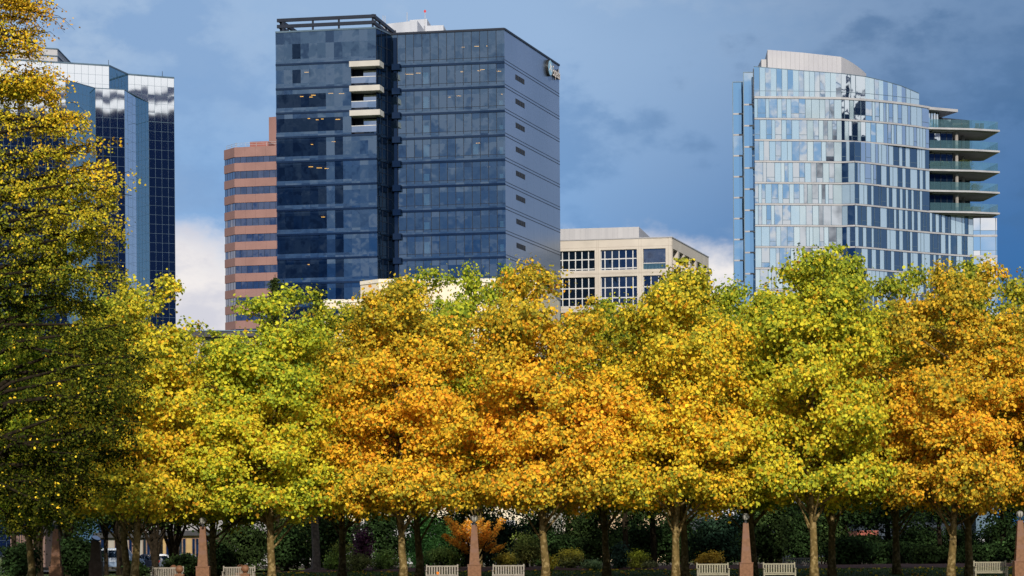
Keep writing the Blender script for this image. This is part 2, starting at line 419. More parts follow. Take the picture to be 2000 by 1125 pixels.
sv = Vector((math.sin(SUN_AZ) * math.cos(SUN_EL), math.cos(SUN_AZ) * math.cos(SUN_EL), math.sin(SUN_EL)))
so.rotation_euler = sv.to_track_quat('Z', 'Y').to_euler()

def build_world():
    w = bpy.data.worlds.new('World'); SC.world = w; w.use_nodes = True
    nt = w.node_tree; nt.nodes.clear()
    out = N(nt, 'ShaderNodeOutputWorld')
    sky = N(nt, 'ShaderNodeTexSky', sky_type='NISHITA', sun_disc=False)
    sky.sun_elevation = SUN_EL; sky.sun_rotation = SUN_AZ
    b1 = N(nt, 'ShaderNodeBackground'); b1.inputs[1].default_value = .07; L(nt, sky.outputs[0], b1.inputs[0])
    tc = N(nt, 'ShaderNodeTexCoord')
    sx = N(nt, 'ShaderNodeSeparateXYZ'); L(nt, tc.outputs['Generated'], sx.inputs[0])
    X, Y, Z = sx.outputs
    def math_(op, a, b=None, c=None, clamp=False):
        n = N(nt, 'ShaderNodeMath', operation=op, use_clamp=clamp)
        for i, v in enumerate((a, b, c)):
            if v is None: continue
            if isinstance(v, (int, float)): n.inputs[i].default_value = v
            else: L(nt, v, n.inputs[i])
        return n.outputs[0]
    def ss(v, a, b):
        n = N(nt, 'ShaderNodeMapRange', interpolation_type='SMOOTHSTEP')
        n.inputs['From Min'].default_value = a; n.inputs['From Max'].default_value = b
        L(nt, v, n.inputs['Value']); return n.outputs[0]
    def mix(f, a, b):
        n = N(nt, 'ShaderNodeMix', data_type='RGBA')
        if isinstance(f, (int, float)): n.inputs[0].default_value = f
        else: L(nt, f, n.inputs[0])
        for i, v in ((6, a), (7, b)):
            if isinstance(v, tuple): n.inputs[i].default_value = v
            else: L(nt, v, n.inputs[i])
        return n.outputs[2]
    def noise(scale, detail, stretch, off=(0, 0, 0), rough=.5):
        mp = N(nt, 'ShaderNodeMapping'); mp.inputs['Scale'].default_value = stretch; mp.inputs['Location'].default_value = off
        L(nt, tc.outputs['Generated'], mp.inputs[0])
        n = N(nt, 'ShaderNodeTexNoise'); n.inputs['Scale'].default_value = scale; n.inputs['Detail'].default_value = detail; n.inputs['Roughness'].default_value = rough
        L(nt, mp.outputs[0], n.inputs['Vector']); return math_('SUBTRACT', n.outputs['Fac'], .5)
    nA = noise(9, 6, (1, 1, 1.5), (3.1, 0, 1.7))
    nB = noise(22, 8, (1, 1, 1.7), (1.0, 2, .3), .6)
    nC = noise(5, 4, (1, 1, 1.2), (7.7, 1, 5))
    xn = math_('ADD', X, math_('MULTIPLY', nA, .10)); zn = math_('ADD', Z, math_('MULTIPLY', nA, .07))
    top = mix(ss(xn, .0, .2), srgb(152, 182, 218), srgb(100, 132, 172))
    low = mix(ss(xn, -.06, .15), srgb(122, 170, 222), srgb(46, 106, 168))
    col = mix(ss(zn, .07, .19), low, top)
    veil = math_('MULTIPLY', ss(math_('ADD', nC, math_('MULTIPLY', nB, .9)), -.02, .22), .72)
    col = mix(veil, col, mix(ss(X, .0, .17), srgb(174, 196, 222), srgb(124, 153, 190)))
    shade = math_('MULTIPLY', ss(math_('SUBTRACT', math_('MULTIPLY', nB, 1.1), nA), .0, .22), .6)
    col = mix(shade, col, mix(ss(X, -.05, .15), srgb(112, 154, 204), srgb(70, 108, 152)))
    # low bright cumulus along the horizon
    zc = math_('ADD', Z, math_('ADD', math_('MULTIPLY', nB, .05), math_('MULTIPLY', nA, .05)))
    wm = math_('MULTIPLY', ss(zc, .124, .108), ss(X, .15, .10))
    col = mix(wm, col, mix(ss(nB, -.16, .06), srgb(212, 212, 222), srgb(243, 238, 236)))
    # sky behind the viewer, seen only in the mirrored facades: dark band added in place of unseen towers, white above
    az = math_('DIVIDE', X, math_('MAXIMUM', math_('MULTIPLY', Y, -1), .02))
    zb = math_('ADD', Z, math_('MULTIPLY', nB, .006))
    added_band = mix(ss(zb, .1625, .1635), srgb(12, 26, 56), srgb(248, 249, 250))
    added_band = mix(math_('MULTIPLY', ss(zb, .1665, .1668), ss(zb, .1700, .1697)), added_band, srgb(30, 48, 84))
    patch = mix(ss(math_('ADD', nA, math_('MULTIPLY', nB, .8)), -.05, .13), srgb(146, 186, 224), srgb(240, 238, 238))
    leftb = mix(ss(math_('ADD', Z, math_('MULTIPLY', nB, .06)), .06, .19), srgb(44, 96, 158), srgb(130, 148, 176))
    leftb = mix(math_('MULTIPLY', ss(math_('ADD', nA, nB), .0, .12), .55), leftb, srgb(176, 184, 206))
    leftb = mix(math_('MULTIPLY', ss(math_('ADD', nA, nB), -.02, -.16), .6), leftb, srgb(30, 56, 104))
    back = mix(ss(az, -.15, -.09), leftb, patch)
    back = mix(ss(az, .40, .45), back, added_band)
    back = mix(ss(az, 1.35, 1.6), back, patch)
    col = mix(ss(Y, -.05, -.2), col, back)
    # sideways right: pale haze (mirrored in the receding facades)
    side = mix(ss(Z, .02, .22), srgb(176, 192, 214), srgb(140, 165, 205))
    col = mix(math_('MULTIPLY', ss(X, .3, .5), ss(Y, -.5, -.2)), col, side)
    # high overcast
    high = mix(ss(nC, -.12, .14), srgb(92, 112, 150), srgb(150, 165, 195))
    col = mix(ss(Z, .28, .5), col, high)
    fill_glow = math_('MULTIPLY', math_('MULTIPLY', ss(Y, .05, -.35), ss(Z, .24, .38)), math_('SUBTRACT', 1, ss(Z, .75, .95)))  # bright unseen sky added as frontal fill on the foliage
    col = mix(fill_glow, col, mix(ss(nC, -.14, .12), (.95, .97, 1.0, 1), (2.3, 2.2, 1.98, 1)))
    b2 = N(nt, 'ShaderNodeBackground'); b2.inputs[1].default_value = 1.0; L(nt, col, b2.inputs[0])
    mx = N(nt, 'ShaderNodeMixShader')
    cover = math_('SUBTRACT', 1, math_('MULTIPLY', ss(Z, .3, .6), .45))
    L(nt, cover, mx.inputs[0]); L(nt, b1.outputs[0], mx.inputs[1]); L(nt, b2.outputs[0], mx.inputs[2])
    L(nt, mx.outputs[0], out.inputs[0])
build_world()

# ------------------------------------------------------------------ ground
def gz(x, y):
    """terrain height: lawn at 0 by the benches, a gentle rise to the planting beds"""
    s = lambda a, b, v: min(1, max(0, (v - a) / (b - a)))
    r = s(129, 150, y); r = r * r * (3 - 2 * r)
    side = s(-19.0, -12.5, x); side = side * side * (3 - 2 * side)
    return .40 * r * (.12 + .88 * side)

def build_ground():
    m, nt, out = newmat('lawn')
    tc = N(nt, 'ShaderNodeTexCoord')
    n1 = N(nt, 'ShaderNodeTexNoise'); n1.inputs['Scale'].default_value = .25; n1.inputs['Detail'].default_value = 8
    L(nt, tc.outputs['Object'], n1.inputs['Vector'])
    rp = N(nt, 'ShaderNodeValToRGB'); rp.color_ramp.elements[0].color = (.035, .06, .012, 1); rp.color_ramp.elements[1].color = (.10, .13, .025, 1)
    L(nt, n1.outputs['Fac'], rp.inputs[0]); p = principled(nt, rough=.9, spec=.1); L(nt, rp.outputs[0], p.inputs['Base Color']); L(nt, p.outputs[0], out.inputs[0])
    mb = MB()
    xs = [-3000, -400, -120, -60, -40, -30] + [-26 + 1.0 * i for i in range(24)] + [0, 5, 10, 20, 30, 60, 120, 400, 3000]
    ys = [-2500, -300, -20, 40, 80, 100, 115, 125] + [127 + 1.5 * i for i in range(18)] + [156, 170, 190, 215, 250, 300, 500, 900, 6000]
    for i in range(len(xs) - 1):
        for j in range(len(ys) - 1):
            q = [(xs[i], ys[j]), (xs[i + 1], ys[j]), (xs[i + 1], ys[j + 1]), (xs[i], ys[j + 1])]
            mb.face([(a, b, gz(a, b)) for a, b in q])
    o = struct(mb.build('lawn', m))
    def sheet(name, x0, x1, y0, y1, mat, lift, nx=24, ny=6):
        k = MB()
        for i in range(nx):
            for j in range(ny):
                a0, a1 = x0 + (x1 - x0) * i / nx, x0 + (x1 - x0) * (i + 1) / nx
                b0, b1 = y0 + (y1 - y0) * j / ny, y0 + (y1 - y0) * (j + 1) / ny
                k.face([(a, b, gz(a, b) + lift) for a, b in ((a0, b0), (a1, b0), (a1, b1), (a0, b1))])
        return struct(k.build(name, mat))
    brick = mat_brick('promenade_brick', (.20, .085, .065), (.26, .12, .09), (.12, .09, .08), scale=1, bw=.22, rh=.11, ms=.006)
    gravel = mat_noise('crushed_gravel', (.16, .12, .08), (.24, .18, .12), scale=14, rough=.95)
    asph = mat_noise('asphalt', (.035, .035, .038), (.06, .06, .062), scale=6, rough=.9)
    pave = mat_noise('pavement_concrete', (.05, .048, .045), (.07, .066, .062), scale=2, rough=.9)
    sheet('promenade', -60, -13.2, 148, 172, brick, .03, 40, 14)
    sheet('path', -60, 60, 121.5, 128.2, gravel, .012, 30, 4)
    sheet('street', -300, 300, 206, 234, asph, .02, 10, 2)
    kb = MB(); kb.box(-300, 202, .35, 300, 205.6, .58); struct(kb.build('pavement', pave))
    ln = MB()
    for k in range(40): ln.box(-120 + k * 6, 219.9, .424, -117 + k * 6, 220.1, .428)
    struct(ln.build('road_marking', mat_noise('road_paint', (.7, .7, .66), (.8, .8, .76), scale=4)))
    mul = mat_noise('mulch', (.035, .016, .012), (.10, .045, .035), scale=7, rough=.95)
    k = MB()
    n = 60
    for i in range(n):
        x0, x1 = -12.0 + i * 57 / n, -12.0 + (i + 1) * 57 / n
        e = lambda x: 150.5 + 1.6 * math.sin(x * .5) + .8 * math.sin(x * 1.3) + (1.5 if x > 5 else -1.0)
        pr = [0, 1.5, 6, 14, 30]; hh = [.0, .14, .2, .2, .05]
        for j in range(4):
            k.face([(x0, e(x0) + pr[j], .40 + hh[j] + .008), (x1, e(x1) + pr[j], .40 + hh[j] + .008), (x1, e(x1) + pr[j + 1], .40 + hh[j + 1] + .008), (x0, e(x0) + pr[j + 1], .40 + hh[j + 1] + .008)])
    struct(k.build('planting_bed', mul))
    # grass blades where the lawn can be seen, and leaf litter
    n = 26000
    xx = RNG.uniform(-30, 32, n); yy = RNG.uniform(128.5, 152, n)
    zz = np.array([gz(a, b) for a, b in zip(xx, yy)])
    C = np.stack([xx, yy, zz + .035], 1); Nn = unit(np.stack([RNG.normal(0, 1, n), RNG.normal(-.7, .6, n), RNG.normal(0, .2, n)], 1))
    T = np.array([(.06, .10, .014)]) * RNG.uniform(.6, 1.7, (n, 1))
    g = leaf_object('grass', C, Nn, RNG.uniform(.07, .12, n), T, M_LEAF, fold=.1, narrow=.35, tan=np.tile([0, 0, 1.0], (n, 1)))
    g['kind'] = 'stuff'; g['label'] = 'short green lawn grass under the plane trees'; g['category'] = 'grass'
    n = 1500
    xx = RNG.uniform(-28, 30, n); yy = RNG.uniform(122, 154, n)
    zz = np.array([gz(a, b) for a, b in zip(xx, yy)])
    C = np.stack([xx, yy, zz + .06], 1); Nn = unit(RNG.normal(0, .45, (n, 3)) + np.array([0, 0, 1]))
    g = leaf_object('leaf_litter', C, Nn, RNG.uniform(.10, .2, n), pal(RNG.uniform(2, 5, n)), M_LEAF)
    g['kind'] = 'stuff'; g['label'] = 'fallen yellow and orange leaves scattered over the lawn'; g['category'] = 'leaves'
build_ground()

# ------------------------------------------------------------------ facade helpers
def close_body(mb, poly, z0, z1):
    mb.prism(poly, z0, z1)
def ccw(poly):
    a = sum(poly[i][0] * poly[(i + 1) % len(poly)][1] - poly[(i + 1) % len(poly)][0] * poly[i][1] for i in range(len(poly)))
    return poly if a > 0 else poly[::-1]
def inset(poly, d):
    """shrink a ccw polygon by d (simple mitre)"""
    n = len(poly); res = []
    for i in range(n):
        p0, p1, p2 = Vector(poly[i - 1]), Vector(poly[i]), Vector(poly[(i + 1) % n])
        e1 = (p1 - p0).normalized(); e2 = (p2 - p1).normalized()
        n1 = Vector((-e1.y, e1.x)); n2 = Vector((-e2.y, e2.x)); m = (n1 + n2)
        m = m / max(.25, m.dot(n1))
        res.append((p1.x + m.x * d, p1.y + m.y * d))
    return res
def isect(P, d, Q, e):
    den = d[0] * e[1] - d[1] * e[0]
    t = ((Q[0] - P[0]) * e[1] - (Q[1] - P[1]) * e[0]) / den
    return (P[0] + d[0] * t, P[1] + d[1] * t)
def on_line(A, B, px, py):
    u = u_px(A, B, px, py); p = wp(A, B, u, 0); return (p[0], p[1])

def curtain(glass, mull, A, B, z0, z1, ncol, nrow=None, rows=None, tilt=.003, mw=.10, mo=.06, off=0.0, zcaps=True):
    """panes in glass MB, mullions in mull MB"""
    l = wlen(A, B)
    zs = rows if rows else [z0 + (z1 - z0) * k / nrow for k in range(nrow + 1)]
    for i in range(ncol):
        for j in range(len(zs) - 1):
            glass.wq(A, B, l * i / ncol, l * (i + 1) / ncol, zs[j], zs[j + 1], off, tilt)
    for i in range(ncol + 1):
        u = min(max(l * i / ncol, mw / 2), l - mw / 2)
        mull.wb(A, B, u - mw / 2, u + mw / 2, zs[0], zs[-1], off - .02, off + mo)
    for z in zs[(0 if zcaps else 1):]:
        mull.wb(A, B, .0, l, z - mw / 2, z + mw / 2, off - .02, off + mo - .012)

# ------------------------------------------------------------------ mirrored tower at the left
def mirror_tower():
    T = thing('office_tower', 'mirror glass tower with stepped corners at left, partly behind the tall dark tree', 'office tower', (*plan(200, 1078, 905), 0))
    D0 = 900; H = Zat(213, 128, D0)
    A1 = plan(213, 128, D0)
    A0 = plan(-90, 109, D_at(-90, 109, H))
    Sx = plan(250, 145, D_at(250, 145, H)); B1 = plan(340, 152, D_at(340, 152, H))
    B0 = Sx
    rec = (Sx[0] - A1[0], Sx[1] - A1[1]); dA = (A1[0] - A0[0], A1[1] - A0[1])
    back = (-16, 50)
    zU = 157.7
    # lower storeys stand out in front of the top in a staircase plan
    P4 = on_line(B0, B1, 290, 193)
    P3 = plan(243, 170, 894.7)
    Q = on_line(P3, (P3[0] - dA[0], P3[1] - dA[1]), 186, 180) if False else isect(P3, dA, (0, 0), plan(186, 180, 1))
    P1 = plan(128, 150, 875)
    L0 = isect(P1, dA, (0, 0), plan(-90, 130, 1))
    ul = [A0, A1, Sx, B1, (B1[0] + back[0], B1[1] + back[1]), (A0[0] + back[0], A0[1] + back[1])]
    ll = [L0, P1, Q, P3, P4, B1, (B1[0] + back[0], B1[1] + back[1]), (L0[0] + back[0], L0[1] + back[1] + 20)]
    core = MB(); core.prism(inset(ccw(ul), .5), 100, H - .4); core.prism(inset(ccw(ll), .5), 0, zU - .2)
    core.build('wall', M_FRAMED, T)
    cap = MB()
    for a, b in zip(ul[:4], ul[1:4] + [ul[4]]):
        cap.wb(a, b, 0, wlen(a, b), H - .25, H + .25, -.6, .12)
    cap.build('parapet', M_FRAMEB, T)
    cap = MB()
    for a, b in zip(ll[:4], ll[1:5]): cap.wb(a, b, 0, wlen(a, b), zU - .12, zU + .14, -.5, .1)
    cap.build('ledge', M_FRAMEB, T)
    fl = 3.24
    def face(A, B, z0, z1, nc, mat, nm, mm, tilt=.0004, name='glazing'):
        g = MB(); m = MB()
        nr = max(1, round((z1 - z0) / fl))
        curtain(g, m, A, B, z0, z1, nc, nr, tilt=tilt, mw=.07, mo=.02)
        go = g.build(name, mat, T); m.build('mullions', mm, go)
    zt = H - .3
    zo = zU - 6.5
    face(A0, A1, zo, zt, 22, G_MIRROR, 0, M_FRAMEB)
    face(A1, Sx, zo, zt, 6, G_TEALM, 0, M_FRAMEB)
    face(Sx, B1, zo, zt, 7, G_MIRROR, 0, M_FRAMEB)
    face(L0, P1, 0, zU - .1, 16, G_MIRROR, 0, M_FRAMEB)
    face(P1, Q, 0, zU - .1, 7, G_TEALM, 0, M_FRAMEB)
    face(Q, P3, 0, zU - .1, 4, G_MIRROR, 0, M_FRAMEB)
    h = (P3[0] + (P4[0] - P3[0]) * .42, P3[1] + (P4[1] - P3[1]) * .5)
    face(P3, h, 0, zU - .1, 4, G_TEALP, 0, M_FRAMEB)
    face(h, P4, 0, zU - .1, 5, G_TEALM, 0, M_FRAMEB)
    face(P4, B1, 0, zo - .1, 4, G_MIRROR, 0, M_FRAMEB)
    # rooftop plant room and antennas
    pd = 925
    zt2 = W(112, 95, pd).z
    a, b, c = plan(20, 95, pd - 6), plan(112, 95, pd), plan(155, 120, pd + 45)
    d = (a[0] + c[0] - b[0], a[1] + c[1] - b[1])
    ph = MB(); ph.prism(ccw([a, b, c, d]), H - 3, zt2); o = ph.build('rooftop_plant_room', M_GREYMETAL, T)
    rb = MB()
    for z in (zt2 - .1, zt2 - 2.6):
        for p, q in ((a, b), (b, c)): rb.wb(p, q, 0, wlen(p, q), z - .18, z + .18, 0, .25)
    rb.build('trim', M_FRAMEB, o)
    for px, py in ((212, 117), (317, 139)):
        w = W(px, py, 925); t = MB(); t.tube([(w.x, w.y, H - 1), (w.x, w.y, w.z)], [.16, .08], 6); t.build('antenna', M_METALD, T)
mirror_tower()

# ------------------------------------------------------------------ pink banded tower
def pink_tower():
    D0 = 620
    T = thing('office_tower', 'pink granite tower with dark ribbon windows, left of the dark glass tower', 'office tower', (*plan(490, 1078, D0), 0))
    H = Zat(458, 288, D0)
    A = plan(438, 290, D_at(438, 290, H) + 3); B = plan(458, 288, D0); C = plan(560, 283.5, D_at(560, 283.5, H))
    back = (3, 30)
    poly = [A, B, C, (C[0] + back[0], C[1] + back[1]), (A[0] + back[0], A[1] + back[1])]
    body = MB(); body.prism(inset(ccw(poly), .45), 0, H - .2); body.build('wall', M_FRAMED, T)
    fh = 30.8 * D0 / F
    for k in range(14):
        zt = H - k * fh; hb = fh * .52 if k else fh * .62
        m = MB()
        for p, q in ((A, B), (B, C)):
            l = wlen(p, q); n = max(1, round(l / 2.6))
            for i in range(n): m.wb(p, q, l * i / n + .012, l * (i + 1) / n - .012, zt - hb, zt, -.5, .10)
        m.build('granite_band', M_PINK, T)
        g = MB(); mm = MB()
        for p, q in ((A, B), (B, C)):
            curtain(g, mm, p, q, zt - fh, zt - hb, max(2, round(wlen(p, q) / 1.45)), 1, tilt=.006, mw=.07, mo=.03, off=-.12)
        go = g.build('ribbon_window', G_BAND, T); mm.build('mullions', M_FRAMED, go)
    # upper block beside the dark tower, plant and railing
    Hb = Zat(526, 229, D0 + 14); a = plan(525, 229, D0 + 14); b = plan(560, 227, D0 + 12)
    u = MB(); u.prism(ccw([a, b, (b[0] + 2, b[1] + 14), (a[0] + 2, a[1] + 14)]), H - 2, Hb); u.build('upper_block', M_PINK, T)
    Hp = Zat(490, 277, D0 + 6); a = plan(488, 277, D0 + 6); b = plan(524, 275, D0 + 5)
    u = MB(); u.prism(ccw([a, b, (b[0] + 1, b[1] + 6), (a[0] + 1, a[1] + 6)]), H - 1, Hp); u.build('rooftop_plant_room', mat_noise('dark_pink_granite', (.20, .07, .06), (.25, .09, .08), scale=.3), T)
    r = MB()
    for p, q in ((A, B), (B, C)):
        l = wlen(p, q); n = max(2, int(l / 2.4))
        for zz in (H + .55, H + 1.0): r.wb(p, q, 0, l, zz, zz + .06, -.6, -.54)
        for i in range(n + 1): r.wb(p, q, min(l * i / n, l - .07), min(l * i / n, l - .07) + .07, H - .25, H + 1.05, -.62, -.55)
    r.build('roof_railing', M_GREYMETAL, T)
pink_tower()

# ------------------------------------------------------------------ dark glass tower
def dark_tower():
    D0 = 430.0
    T = thing('office_tower', 'dark blue glass office tower with roof trellis and three white balcony boxes', 'office tower', (*plan(800, 1078, D0), 0))
    H = Zat(985, 57, D0)
    M0 = plan(760, 67, D_at(776, 66, H) + .5); M1 = plan(985, 57, D0); M2 = plan(1092, 128, D_at(1092, 128, H))
    u = Vector((M1[0] - M0[0], M1[1] - M0[1])).normalized(); v = Vector((-u.y, u.x))
    Hb = H - .05
    Lr = plan(734, 54.5, D_at(734, 54.5, Hb)); 
    Ll0 = plan(538, 61, D_at(538, 61, Hb))
    # keep the bay parallel to the main face
    Ll = isect(Lr, (u.x, u.y), (0, 0), (Ll0[0], Ll0[1]))
    S1 = plan(776, 77, D_at(776, 66, H) + 3)
    Sb = isect(Lr, (v.x, v.y), M0, (u.x, u.y))
    Sb = (Lr[0] + (S1[0] - Lr[0]), Lr[1] + (S1[1] - Lr[1]))
    # floor levels on the near corner
    zl = [W(985, y, D0).z for y in (122, 170, 218, 266, 312.5, 359, 405, 454, 503)]
    step = (zl[0] - zl[-1]) / 8
    zl = [zl[0] - step * k for k in range(16) if zl[0] - step * k > 1]
    levels = [H] + zl + [0]
    depth = wlen(M1, M2)
    # --- core / interior: back walls and slabs
    Min0 = M0
    core = MB()
    far0 = (M0[0] + v.x * depth, M0[1] + v.y * depth)
    in0 = (M0[0] + v.x * 6, M0[1] + v.y * 6); in1 = (M1[0] + v.x * 6, M1[1] + v.y * 6)
    Lb0 = (Ll[0] + v.x * 34, Ll[1] + v.y * 34)
    bin0 = (Ll[0] + v.x * 7, Ll[1] + v.y * 7); bin1 = (Lr[0] + v.x * 7 + .5, Lr[1] + v.y * 7)
    core.prism(ccw([in0, in1, (M1[0] + v.x * depth * .98, M1[1] + v.y * depth * .98), far0]), 0, H - .3)
    core.prism(ccw([bin0, bin1, (bin1[0] + v.x * 25, bin1[1] + v.y * 25), Lb0]), 0, H - .3)
    core.build('core_wall', M_INT, T)
    rf = MB()
    rf.prism(inset(ccw([M0, M1, (M1[0] + v.x * depth, M1[1] + v.y * depth), far0]), .15), H - .5, H - .1)
    rf.prism(inset(ccw([Ll, Lr, Sb, far0, Lb0]), .15), Hb - .5, Hb - .12)
    rf.build('roof', M_GREYMETAL, T)
    for z in levels[1:-1]:
        s = MB()
        s.prism(inset(ccw([M0, M1, in1, in0]), .12), z - .45, z); s.prism(inset(ccw([Ll, Lr, bin1, bin0]), .12), z - .45, z)
        s.build('floor_slab', M_INTSLAB, T)
    # --- main front facade
    lm = wlen(M0, M1); nc = 14
    for k in range(len(levels) - 1):
        zt, zb = levels[k], levels[k + 1]
        g = MB(); m = MB(); fr = MB()
        fh = zt - zb
        zs = [zb + .55, zb + .95, zt - (.95 if k else 2.3), zt - .12]
        for i in range(nc):
            a, b = lm * i / nc, lm * (i + 1) / nc
            g.wq(M0, M1, a, b, zs[1], zs[2], 0, .004)
            fr.wq(M0, M1, a, b, zs[2], zs[3], .0, .007)
            fr.wq(M0, M1, a, b, zs[0], zs[1], .0, .004)
            m.wb(M0, M1, min(max(a - .04, 0), lm), a + .04, zs[0], zs[3], -.01, .07)
        m.wb(M0, M1, 0, lm, zs[1] - .03, zs[1] + .03, -.01, .04)
        go = g.build('glazing', G_DARK, T); fr.build('fritted_band', G_FRIT, go); m.build('mullions', M_FRAMED, go)
        sp = MB(); sp.wb(M0, M1, 0, lm, zb - .12, zb + .24, -.3, .16); so2 = sp.build('spandrel', G_SPAN, T)
        sp = MB()
        for i in range(nc): sp.wq(M0, M1, lm * i / nc, lm * (i + 1) / nc, zb + .24, zb + .55, .02, .006)
        sp.build('sill_band', G_FRIT, so2)
    cp = MB()
    cp.wb(M0, M1, 0, lm, H - .12, H + .22, -.5, .18); cp.wb(M1, M2, .0, depth, H - .12, H + .2, -.4, .14); cp.build('parapet', M_FRAMED, T)
    # blinds and lights inside
    bl = MB()
    def blind(i, k, h0, h1, A=M0, B=M1, n=nc, w=(.1, .75)):
        l = wlen(A, B); z0, z1 = levels[k + 1] + .95, levels[k] - .95
        a = l * (i + w[0]) / n; b = l * (i + w[1]) / n
        bl.wq(A, B, a, b, z0 + (z1 - z0) * h0, z0 + (z1 - z0) * h1, -.18)
    for k in range(1, 12): blind(4, k, 0, R.choice([.95, .85, .9, .6, .8]))
    for k in (2, 3, 4, 5, 7, 8): blind(13, k, 0, R.choice([.5, .6, .4]), w=(.3, 1.0))
    blind(10, 4, .1, .9)
    for i in range(8, 13): blind(i, 10, .2, .85, w=(.05, .95))
    blind(0, 8, .1, .4, w=(0, 1))
    blind(8, 6, .3, .5, w=(.2, .5))
    bl.build('window_blind', M_BLIND, T)
    def lights(A, B, n, k, fl):
        x = MB(); l = wlen(A, B)
        for f in fl:
            p = wp(A, B, l * f, 0, -R.uniform(1.2, 4.5)); w_ = R.uniform(.2, .65)
            z = levels[k] - .62 - (1.2 if k == 0 else 0)
            x.box(p[0] - w_ * .7, p[1] - .15, z - .06, p[0] + w_ * .7, p[1] + .15, z)
        x.build('ceiling_light', M_LIGHT, T)
    lights(M0, M1, nc, 0, [.33, .5, .53, .60, .72, .81]); lights(M0, M1, nc, 1, [.12, .15, .22, .6, .75, .79, .91, .94])
    lights(M0, M1, nc, 2, [.48, .57, .95]); lights(M0, M1, nc, 5, [.45, .83]); lights(M0, M1, nc, 10, [.13, .2]); lights(M0, M1, nc, 11, [.4, .45]); lights(M0, M1, nc, 4, [.74])
    lights(Ll, Lr, 12, 2, [.2, .28, .33, .52, .62]); lights(Ll, Lr, 12, 3, [.3, .36, .42, .56]); lights(Ll, Lr, 12, 4, [.3, .55]); lights(Ll, Lr, 12, 5, [.32, .38, .44]); lights(Ll, Lr, 12, 7, [.4]); lights(Ll, Lr, 12, 9, [.28]); lights(Ll, Lr, 12, 1, [.25])
    # --- left bay facade
    lb = wlen(Ll, Lr); nb = 12
    for k in range(len(levels) - 1):
        zt, zb = levels[k], levels[k + 1]
        if k == 0: zt = Hb
        g = MB(); m = MB(); fr = MB()
        balc = k in (1, 2, 3); gc = MB()
        zs = [zb + .5, zb + .9, zt - (.85 if k else 2.0), zt - .1]
        for i in range(nb):
            a, b = lb * i / nb, lb * (i + 1) / nb
            if balc and i >= 9: continue
            clear = (k >= 2 and i < (6 if k == 2 else 7 if k == 3 else 6)) or (k in (0, 1) and i == 2) or (k >= 3 and i == 7)  # panes darkened in place of a mirrored dark building
            (gc if clear else g).wq(Ll, Lr, a, b, zs[1], zs[2], 0, .009 if i < 7 else .005)  # clear: panes darkened in place of a mirrored dark building
            (gc if clear and k > 3 else fr).wq(Ll, Lr, a, b, zs[2], zs[3], 0, .010)
            fr.wq(Ll, Lr, a, b, zs[0], zs[1], 0, .006)
            m.wb(Ll, Lr, max(a - .035, 0), a + .035, zs[0], zs[3], -.01, .06)
        go = g.build('glazing', G_DARK, T); fr.build('fritted_band', G_FRIT, go)
        if gc.f: gc.build('dark_reflection_pane', G_DARKREFL, go)
        if not g.f: pass; m.build('mullions', M_FRAMED, go)
        sp = MB(); sp.wb(Ll, Lr, 0, lb, zb - .12, zb + .2, -.3, .14); so2 = sp.build('spandrel', G_SPAN, T); sp = MB()
        for i in range(nb if not balc else 9): sp.wq(Ll, Lr, lb * i / nb, lb * (i + 1) / nb, zb + .2, zb + .5, .02, .008)
        sp.build('sill_band', G_FRIT, so2)
        if balc:
            b0 = lb * 9 / nb
            bo = MB(); P0, P1_ = b0 + .05, lb + .9
            bo.wb(Ll, Lr, P0, P1_, zt - .98, zt - .10, -1.5, 1.3); bx = bo.build('balcony', M_BOXW, T)
            rc = MB(); rc.wb(Ll, Lr, b0 + .02, lb - .1, zb + .21, zt - 1.0, -2.2, -2.0); rc.wb(Ll, Lr, b0 - .1, b0 + .05, zb + .21, zt - 1.0, -2.0, -.05); rc.build('recess', M_FRAMED, bx)
            dg = MB(); dg.wq(Ll, Lr, b0 + lb * .1, lb - .2, zb + .25, zt - 1.2, -1.6, .004); dg.build('door', G_RES, bx)
            rl = MB(); rl.wq(Ll, Lr, b0 + .05, lb - .05, zb + .5, zb + 1.45, .02, .002); rl.build('glass_rail', G_RES, bx)
            tp = MB(); tp.wb(Ll, Lr, b0 + .05, lb - .05, zb + 1.45, zb + 1.56, -.05, .08); tp.build('handrail', M_FRAMEW, bx)
    cp = MB(); cp.wb(Ll, Lr, 0, lb, Hb - .1, Hb + .16, -.4, .12); cp.wb(Lr, Sb, .15, wlen(Lr, Sb), Hb - .1, Hb + .12, -.4, .1); cp.build('parapet', M_FRAMEB, T)
    # --- recess side between bay and main face (dark)
    ls = wlen(Lr, Sb)
    for k in range(len(levels) - 1):
        zt, zb = levels[k], levels[k + 1]
        g = MB(); m = MB()
        curtain(g, m, Lr, Sb, zb + .2, min(zt, Hb) - .12, 4, 2, tilt=.004, mw=.08)
        go = g.build('side_glazing', G_DARKER, T); m.build('mullions', M_FRAMED, go)
        sp = MB(); sp.wb(Lr, Sb, .16, ls, zb - .12, zb + .2, -.3, .10)
        if k < 9: sp.wb(M0, M1, .5, 1.9, zb - .6, zb + .4, -.2, .8)
        sp.build('spandrel', G_DARKER, T)
    nb_ = MB(); nb_.wb(M0, M1, 0.0, 1.3, 0, H - .6, -.3, .20); nb_.build('corner_pier', G_DARKER, T)
